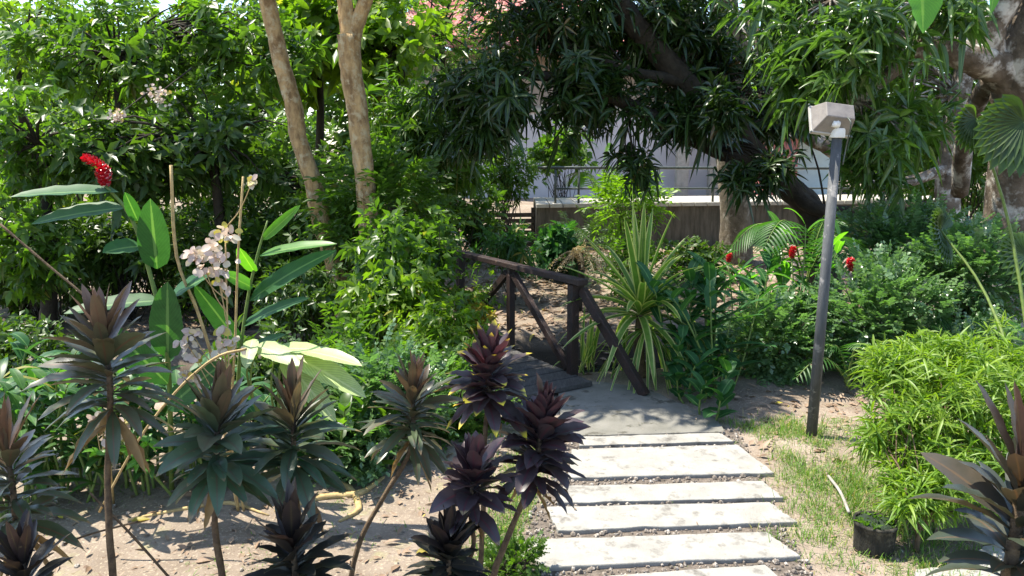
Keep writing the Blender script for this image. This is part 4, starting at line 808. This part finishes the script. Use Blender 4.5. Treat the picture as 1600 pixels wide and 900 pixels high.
# far bank plants
for i, (px, py, D, rad, nc, L, mat, kd, lb) in enumerate((
        (700, 290, 12.2, (.8, .5, .9), 60, .15, L_MID, 'whorl', 'tall green bush left of the slatted screen'),
        (790, 265, 14.9, (.55, .4, .75), 45, .13, L_MID, 'whorl', 'green bush against the pale wall above the slatted screen'),
        (880, 235, 15.6, (.6, .4, .45), 30, .16, L_MID, 'big', 'broad leaved bush hanging before the pale wall'),
        (640, 320, 13.0, (.9, .6, .9), 60, .15, L_LIT, 'whorl', 'sunlit bush beyond the forked tan trunk'),
        (985, 318, 10.8, (.28, .25, .22), 26, .13, L_FINE2, 'pinn', 'bright yellow green fern like plant rising over the striped rosette'),
        (875, 395, 11.2, (.3, .3, .45), 18, .18, L_GINGER, 'big', 'dark broad leaved plant at the foot of the walkway'),
        (750, 350, 12.6, (.35, .3, .4), 24, .13, L_DARK, 'whorl', 'dark bush before the slatted screen'),
        (1085, 405, 11.2, (.6, .3, .16), 24, .14, L_DARK, 'whorl', 'dark bush at the foot of the beam right of the striped rosette'),
        (1010, 425, 10.2, (.4, .3, .16), 20, .12, L_MID, 'pinn', 'bush on the litter behind the striped rosette'),
        (800, 385, 10.2, (.25, .2, .2), 9, .2, L_STRAP, 'mango', 'orchid like plant with strap leaves above the handrail'),
        (915, 385, 12., (.3, .3, .2), 14, .13, L_DARK, 'fronds', 'dark fern on the face of the walkway beam'),
        (1500, 250, 12., (.9, .7, 1.0), 70, .16, L_MID, 'whorl', 'dense green bush behind the fan palm'),
        (1390, 250, 14.5, (.8, .5, .6), 44, .15, L_MID, 'whorl', 'green bush beyond the railing right of the lamp head'))):
    c = at(px, py, D); shrub('far_bank_bush', lb, c, rad, nc, .2, 8, mat, kd, L, seed=360 + i, group='bushes on the far bank', ground=zc(c[0], c[1]), cat='bush')
def fern():
    D = 9.5; c = at(905, 395, D); root = thing('dry_fern', 'pale dry fern hanging in the sun behind the striped plant', 'fern', (c[0], D, zc(c[0], D))); lv = LV(71); k = 26; rg = lv.rg
    P = c + rg.normal(0, .07, (k, 3)); ax = nz(np.stack([rg.normal(0, .5, k), rg.normal(-.4, .3, k), rg.uniform(-.1, .6, k)], 1)); pinnate(lv, P, ax, 12, .45, .07, .016, 'lance', 2, .9, ang=1.3); lv.build('fronds', L_FERN, root)
    m = MB(); m.tube([A(c[0], D, zc(c[0], D) - .02), A(c[0] + .03, D, .25), c], [.05, .04, .05], 8, .15); m.build('trunk', B_DARK, root, True)
fern()

# ------------------------------------------------------------------ trees
def T(*a): return [(at(px, py, d), r) for px, py, d, r in a]
def G0(px, d, r, dz=-.15): x = at(px, 450, d)[0]; return (A(x, d, zc(x, d) + dz), r)
TG = 'trees of the far bank'
# slender tan trunk
tree('slender_tree', 'slender tree with bare leaning tan trunk left of the forked one', [G0(548, 8.2, .125)] + T((528, 430, 8.2, .105), (512, 380, 8.2, .098), (498, 330, 8.2, .10), (488, 280, 8.2, .092), (466, 215, 8.2, .088), (460, 170, 8.2, .09), (440, 100, 8.2, .085), (428, 45, 8.2, .082), (405, -40, 8.2, .085), (350, -160, 8.2, .07), (300, -260, 8.2, .05)),
     [(at(240, -180, 8.4), (1.3, 1.0, .6), 26, .28, 12), (at(420, -230, 8.6), (1.0, 1.0, .5), 16, .28, 11)], L_MID, B_TAN, 'whorl', .15, seed=21, group=TG)
tree('forked_tree', 'straight tan trunked tree that forks at the top of the photo', [G0(572, 7.8, .13)] + T((570, 440, 7.8, .11), (576, 370, 7.8, .10), (572, 300, 7.8, .102), (566, 240, 7.8, .10), (558, 170, 7.8, .102), (548, 110, 7.8, .105), (545, 55, 7.8, .115)),
     [(at(500, -260, 8.), (1.0, 1.0, .5), 14, .28, 11), (at(720, -230, 8.3), (1.0, 1.0, .5), 14, .28, 11)], L_MID, B_TAN, 'whorl', .15, limbs=[T((548, 70, 7.8, .10), (540, 10, 7.8, .075), (530, -80, 7.8, .07), (500, -220, 7.9, .05)), T((550, 60, 7.8, .09), (568, 10, 7.8, .07), (600, -60, 7.8, .06), (690, -200, 8, .05))], seed=22, group=TG)
# masses of leaves at upper left
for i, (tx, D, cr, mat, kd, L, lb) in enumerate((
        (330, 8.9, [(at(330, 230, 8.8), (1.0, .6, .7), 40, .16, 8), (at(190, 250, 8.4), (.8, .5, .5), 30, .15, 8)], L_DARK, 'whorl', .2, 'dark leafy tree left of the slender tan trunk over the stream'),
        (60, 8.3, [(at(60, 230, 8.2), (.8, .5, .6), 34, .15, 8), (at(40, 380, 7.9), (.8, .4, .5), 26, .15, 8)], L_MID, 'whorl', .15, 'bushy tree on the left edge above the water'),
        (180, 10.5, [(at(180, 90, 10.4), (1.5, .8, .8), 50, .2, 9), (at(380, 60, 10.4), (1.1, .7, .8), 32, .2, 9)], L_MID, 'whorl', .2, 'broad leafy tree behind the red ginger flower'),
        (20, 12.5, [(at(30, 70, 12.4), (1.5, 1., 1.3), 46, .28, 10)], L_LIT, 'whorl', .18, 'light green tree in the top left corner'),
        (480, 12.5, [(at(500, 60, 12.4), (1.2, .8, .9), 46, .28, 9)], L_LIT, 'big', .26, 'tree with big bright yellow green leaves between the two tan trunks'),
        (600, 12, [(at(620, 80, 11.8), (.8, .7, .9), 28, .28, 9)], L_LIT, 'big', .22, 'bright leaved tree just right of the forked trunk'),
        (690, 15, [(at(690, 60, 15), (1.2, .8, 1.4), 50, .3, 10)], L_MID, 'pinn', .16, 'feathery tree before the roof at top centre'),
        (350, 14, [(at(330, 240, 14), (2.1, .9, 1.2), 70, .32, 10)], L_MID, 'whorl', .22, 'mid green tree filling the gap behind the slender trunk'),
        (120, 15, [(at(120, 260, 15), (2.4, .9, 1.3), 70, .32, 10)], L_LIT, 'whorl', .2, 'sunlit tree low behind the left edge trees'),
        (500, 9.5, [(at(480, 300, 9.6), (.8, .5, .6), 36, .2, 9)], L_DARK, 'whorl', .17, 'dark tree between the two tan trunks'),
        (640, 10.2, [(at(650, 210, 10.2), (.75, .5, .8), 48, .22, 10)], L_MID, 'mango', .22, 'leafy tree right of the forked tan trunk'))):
    tr_ = [G0(tx, D, .09)] + [(q * .5 + G0(tx, D, 0)[0] * .5 + A(.1, 0, 0), .07) for q in (A(*cr[0][0]),)] + [(A(*cr[0][0]), .04)]
    tree('leafy_tree', lb, tr_, cr, mat, B_DARK, kd, L, seed=400 + i, group='leafy trees behind the stream')
# mango tree: leaning dark limbs, heavy dark crown
MD = 9.0
mtr = [G0(1300, 9.6, .22)] + T((1272, 345, 9.5, .17), (1240, 300, 9.4, .155), (1195, 262, 9.3, .15), (1150, 205, 9.2, .15), (1110, 160, 9.1, .14), (1060, 118, 9., .14), (1015, 65, 8.9, .13), (965, 0, 8.8, .12), (930, -90, 8.8, .12), (900, -220, 8.8, .08))
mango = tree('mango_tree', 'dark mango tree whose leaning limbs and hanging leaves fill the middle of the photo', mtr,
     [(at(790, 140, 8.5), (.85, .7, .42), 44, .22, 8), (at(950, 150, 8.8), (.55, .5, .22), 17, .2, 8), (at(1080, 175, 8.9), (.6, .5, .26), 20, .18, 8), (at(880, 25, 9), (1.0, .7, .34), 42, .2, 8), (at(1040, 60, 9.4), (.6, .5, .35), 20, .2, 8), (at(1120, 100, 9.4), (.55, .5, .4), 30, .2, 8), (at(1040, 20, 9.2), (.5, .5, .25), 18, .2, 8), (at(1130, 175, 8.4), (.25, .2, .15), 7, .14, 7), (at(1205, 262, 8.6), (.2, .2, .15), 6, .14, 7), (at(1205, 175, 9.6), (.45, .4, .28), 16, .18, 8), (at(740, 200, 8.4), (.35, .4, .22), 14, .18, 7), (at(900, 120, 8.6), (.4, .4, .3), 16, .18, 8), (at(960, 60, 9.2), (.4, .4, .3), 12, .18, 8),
      (at(1000, 250, 8.6), (.16, .2, .2), 6, .12, 6), (at(1150, 280, 8.7), (.22, .3, .12), 5, .13, 6), (at(800, -190, 8.6), (2.0, 1.6, .5), 34, .3, 8), (at(1150, -200, 9.8), (1.6, 1.0, .4), 14, .3, 8), (A(-1.15, 6.2, 4.5), (1.15, .72, .3), 84, .22, 10), (A(-1.2, 8.6, 4.8), (1.3, 1.0, .4), 30, .28, 8), (A(-.6, 10.6, 5.2), (1.6, 1.0, .4), 24, .28, 8)], L_MANGO, B_DARK, 'mango', .215,  # crowns over landing and litter are unseen, placed for their shade
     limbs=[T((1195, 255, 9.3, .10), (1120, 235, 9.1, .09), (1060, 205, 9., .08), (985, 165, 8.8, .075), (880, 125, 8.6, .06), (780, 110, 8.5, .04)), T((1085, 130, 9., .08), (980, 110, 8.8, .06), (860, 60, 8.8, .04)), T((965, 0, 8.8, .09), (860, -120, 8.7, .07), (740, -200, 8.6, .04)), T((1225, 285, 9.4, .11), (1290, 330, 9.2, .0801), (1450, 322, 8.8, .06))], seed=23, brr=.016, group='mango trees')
# pale upright double trunk
tree('pale_trunk_tree', 'upright pale grey double trunk behind the mango limbs', [G0(1150, 12.4, .26)] + T((1148, 330, 12.3, .24), (1142, 200, 12.2, .22), (1135, 60, 12.1, .21), (1125, -60, 12.1, .2), (1100, -200, 12.1, .15)),
     [(at(1180, -160, 12.3), (2.2, 1.5, .7), 40, .35, 9)], L_MID, B_DARK2, 'mango', .2, limbs=[T((1165, 300, 12.3, .12), (1162, 180, 12.1, .12), (1165, 60, 12., .11), (1190, -40, 12., .1), (1260, -160, 12, .07))], seed=24, group=TG)
# big mottled trunk at the right edge with sunny whorls
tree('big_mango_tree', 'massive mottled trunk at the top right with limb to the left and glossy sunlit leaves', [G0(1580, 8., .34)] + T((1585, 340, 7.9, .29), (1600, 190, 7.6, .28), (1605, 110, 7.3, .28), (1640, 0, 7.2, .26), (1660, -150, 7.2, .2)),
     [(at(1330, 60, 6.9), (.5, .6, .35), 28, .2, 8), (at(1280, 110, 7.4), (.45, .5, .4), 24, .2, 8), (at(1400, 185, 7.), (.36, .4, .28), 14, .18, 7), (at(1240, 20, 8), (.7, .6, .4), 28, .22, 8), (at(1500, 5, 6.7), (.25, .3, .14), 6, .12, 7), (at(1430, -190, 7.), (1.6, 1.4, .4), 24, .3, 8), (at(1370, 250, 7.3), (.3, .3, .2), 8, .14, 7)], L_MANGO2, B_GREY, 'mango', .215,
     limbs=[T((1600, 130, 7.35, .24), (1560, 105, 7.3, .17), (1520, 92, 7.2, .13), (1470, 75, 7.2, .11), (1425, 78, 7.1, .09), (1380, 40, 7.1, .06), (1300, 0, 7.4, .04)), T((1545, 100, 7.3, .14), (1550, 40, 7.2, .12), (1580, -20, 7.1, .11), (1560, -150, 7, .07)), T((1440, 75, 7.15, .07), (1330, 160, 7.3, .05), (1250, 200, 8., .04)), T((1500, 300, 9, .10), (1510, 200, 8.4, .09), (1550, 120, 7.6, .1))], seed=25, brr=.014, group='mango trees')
# grey limb crossing behind the lamp head
tree('grey_limb_tree', 'tree with grey limb curving down behind the lamp head', [G0(1500, 11, .2)] + T((1480, 300, 11, .16), (1500, 150, 11, .14), (1520, 20, 11, .12), (1530, -120, 11, .08)),
     [(at(1480, 160, 11.6), (1.3, .8, 1.1), 50, .3, 10), (at(1340, 60, 12.), (1.1, .8, .9), 36, .3, 10), (at(1240, -100, 11.5), (1.4, 1, .7), 24, .3, 9)], L_MID, B_GREY, 'whorl', .17, limbs=[T((1490, 260, 11, .08), (1380, 290, 10.6, .08), (1300, 235, 10.4, .09), (1250, 205, 10.4, .10), (1205, 165, 10.4, .11), (1190, 110, 10.4, .1))], seed=26, group=TG)
# hanging sprig close to the camera, top right
def sprig():
    c = at(1470, -60, 1.5); root = thing('overhanging_sprig', 'close bright green leaves hanging in from the top right edge', 'twig', tuple(c)); m = MB(); m.tube([at(1750, -260, 2.2), at(1600, -120, 1.7), c], [.012, .008, .004], 6, .1); m.build('twig', B_STEM, root, True)
    lv = LV(33)
    for a, b, w in (((1440, -40), (1442, 52), .075), ((1560, -60), (1548, 22), .035), ((1520, -70), (1500, -5), .05)): leaf_to(lv, at(*a, 1.5), at(*b, 1.48), w, .0, (.2, -1, .1), prof='ovate')
    lv.build('leaves', L_GBRIGHT, root)
sprig()
# unseen tree beside the camera, canopy shaped to shade the foreground plants
tree('shade_tree', 'unseen tree beside the viewer, canopy shaped to shade the foreground row', [(A(-3.6, 1.2, -.1), .2), (A(-3.5, 1.3, 2.), .17), (A(-3.0, 1.6, 3.6), .14), (A(-2.2, 2.2, 4.4), .1)], [(A(-2.75, 2.95, 4.6), (1.7, .42, .35), 30, .2, 8)], L_MID, B_TAN, 'whorl', .16, limbs=[[(A(-2.4, 2.1, 4.2), .09), (A(-2., 2.7, 4.5), .06), (A(-1.4, 3., 4.6), .03)]], seed=27)
# distant belt of trees closing the view
rg = np.random.default_rng(99)
spot = ['far outside the left edge', 'just outside the left edge', 'at the left edge above the dark water', 'above the red ginger flower', 'above the elbowed straw stalk', 'left of the slender tan trunk', 'between the two tan trunks', 'just right of the forked trunk', 'left end of the red roof', 'behind the middle of the red roof', 'behind the right end of the red roof', 'behind the pale upright trunk', 'above the lamp head', 'right of the lamp head', 'behind the big mottled trunk', 'just outside the right edge', 'far outside the right edge']
for i in range(17):
    px = -350 + i * 150 + rg.uniform(-30, 30); D = 24 + rg.uniform(-2, 5) + (5 if 850 < px < 1250 else 0); h = rg.uniform(5.5, 9.5) if not 850 < px < 1250 else 4.2; x = at(px, 300, D)[0]; k = G0(px, D, .22)
    k[0][0] = x; z0 = .5; tree('distant_tree', 'distant %s tree closing the view, %s' % (('mid green', 'light green', 'dark green')[i % 3], spot[i]), [(A(x, D, z0 - .2), .22), (A(x + .1, D, z0 + h * .4), .18), (A(x - .1, D, z0 + h * .75), .1)], [(A(x, D, z0 + h * .62), (2.3, 1.4, h * .38), 75, .48, 9), (A(x, D - .8, z0 + 1.4), (2.2, .9, 1.3), 50, .5, 9)], (L_MID, L_LIT, L_DARK)[i % 3], B_DARK, 'whorl', .34, seed=500 + i, group='distant trees')

# fallen leaves that can be told apart, and pink blossoms high in the left trees
for px, py, L, mt, lb in ((205, 818, .09, L_YEL, 'yellow leaf fallen on the soil below the tall bronze cordyline'), (650, 868, .10, L_YEL, 'yellow green leaf fallen on the soil near the bottom right of the bent stem'), (545, 744, .07, LITTER, 'orange brown leaf fallen beside the surface roots'), (305, 882, .09, LITTER, 'brown curled leaf fallen on the soil near the bottom edge'), (320, 797, .06, L_YEL, 'small yellow leaf fallen behind the broad green cordyline stem')):
    c = gp(px, py); lv = LV(px); lv.add(c + A(0, 0, .012), A(1, .3, .08), A(.1, -.2, 1), L, L * .36, .1, 'ovate', 6, .2, .5); tag(lv.build('fallen_leaf', mt), lb, 'leaf', 'fallen leaves on the bare soil')
for px, py, sx, lb in ((247, 147, .16, 'larger pink blossom cluster among dark leaves at upper left'), (184, 180, .10, 'smaller pink blossom cluster left of the larger one')):
    c = at(px, py, 7.7); lv = LV(px + 7); rg = lv.rg; k = int(500 * sx); P = c + rg.normal(0, sx * .45, (k, 3)) * A(1, .4, .7); lv.add(P, nz(rg.normal(0, 1, (k, 3))), A(0, -1, .4), .035, .03, .1, 'round', 3, .1)
    t = thing('blossom_cluster', lb, 'blossom', tuple(c), 'pink blossom clusters'); m = MB(); m.tube([c + A(.1, .6, .3), c + A(.05, .3, .15), c], [.01, .008, .005], 6, .1); m.build('twig', B_DARK, t, True); lv.build('petals', L_PINK, t)
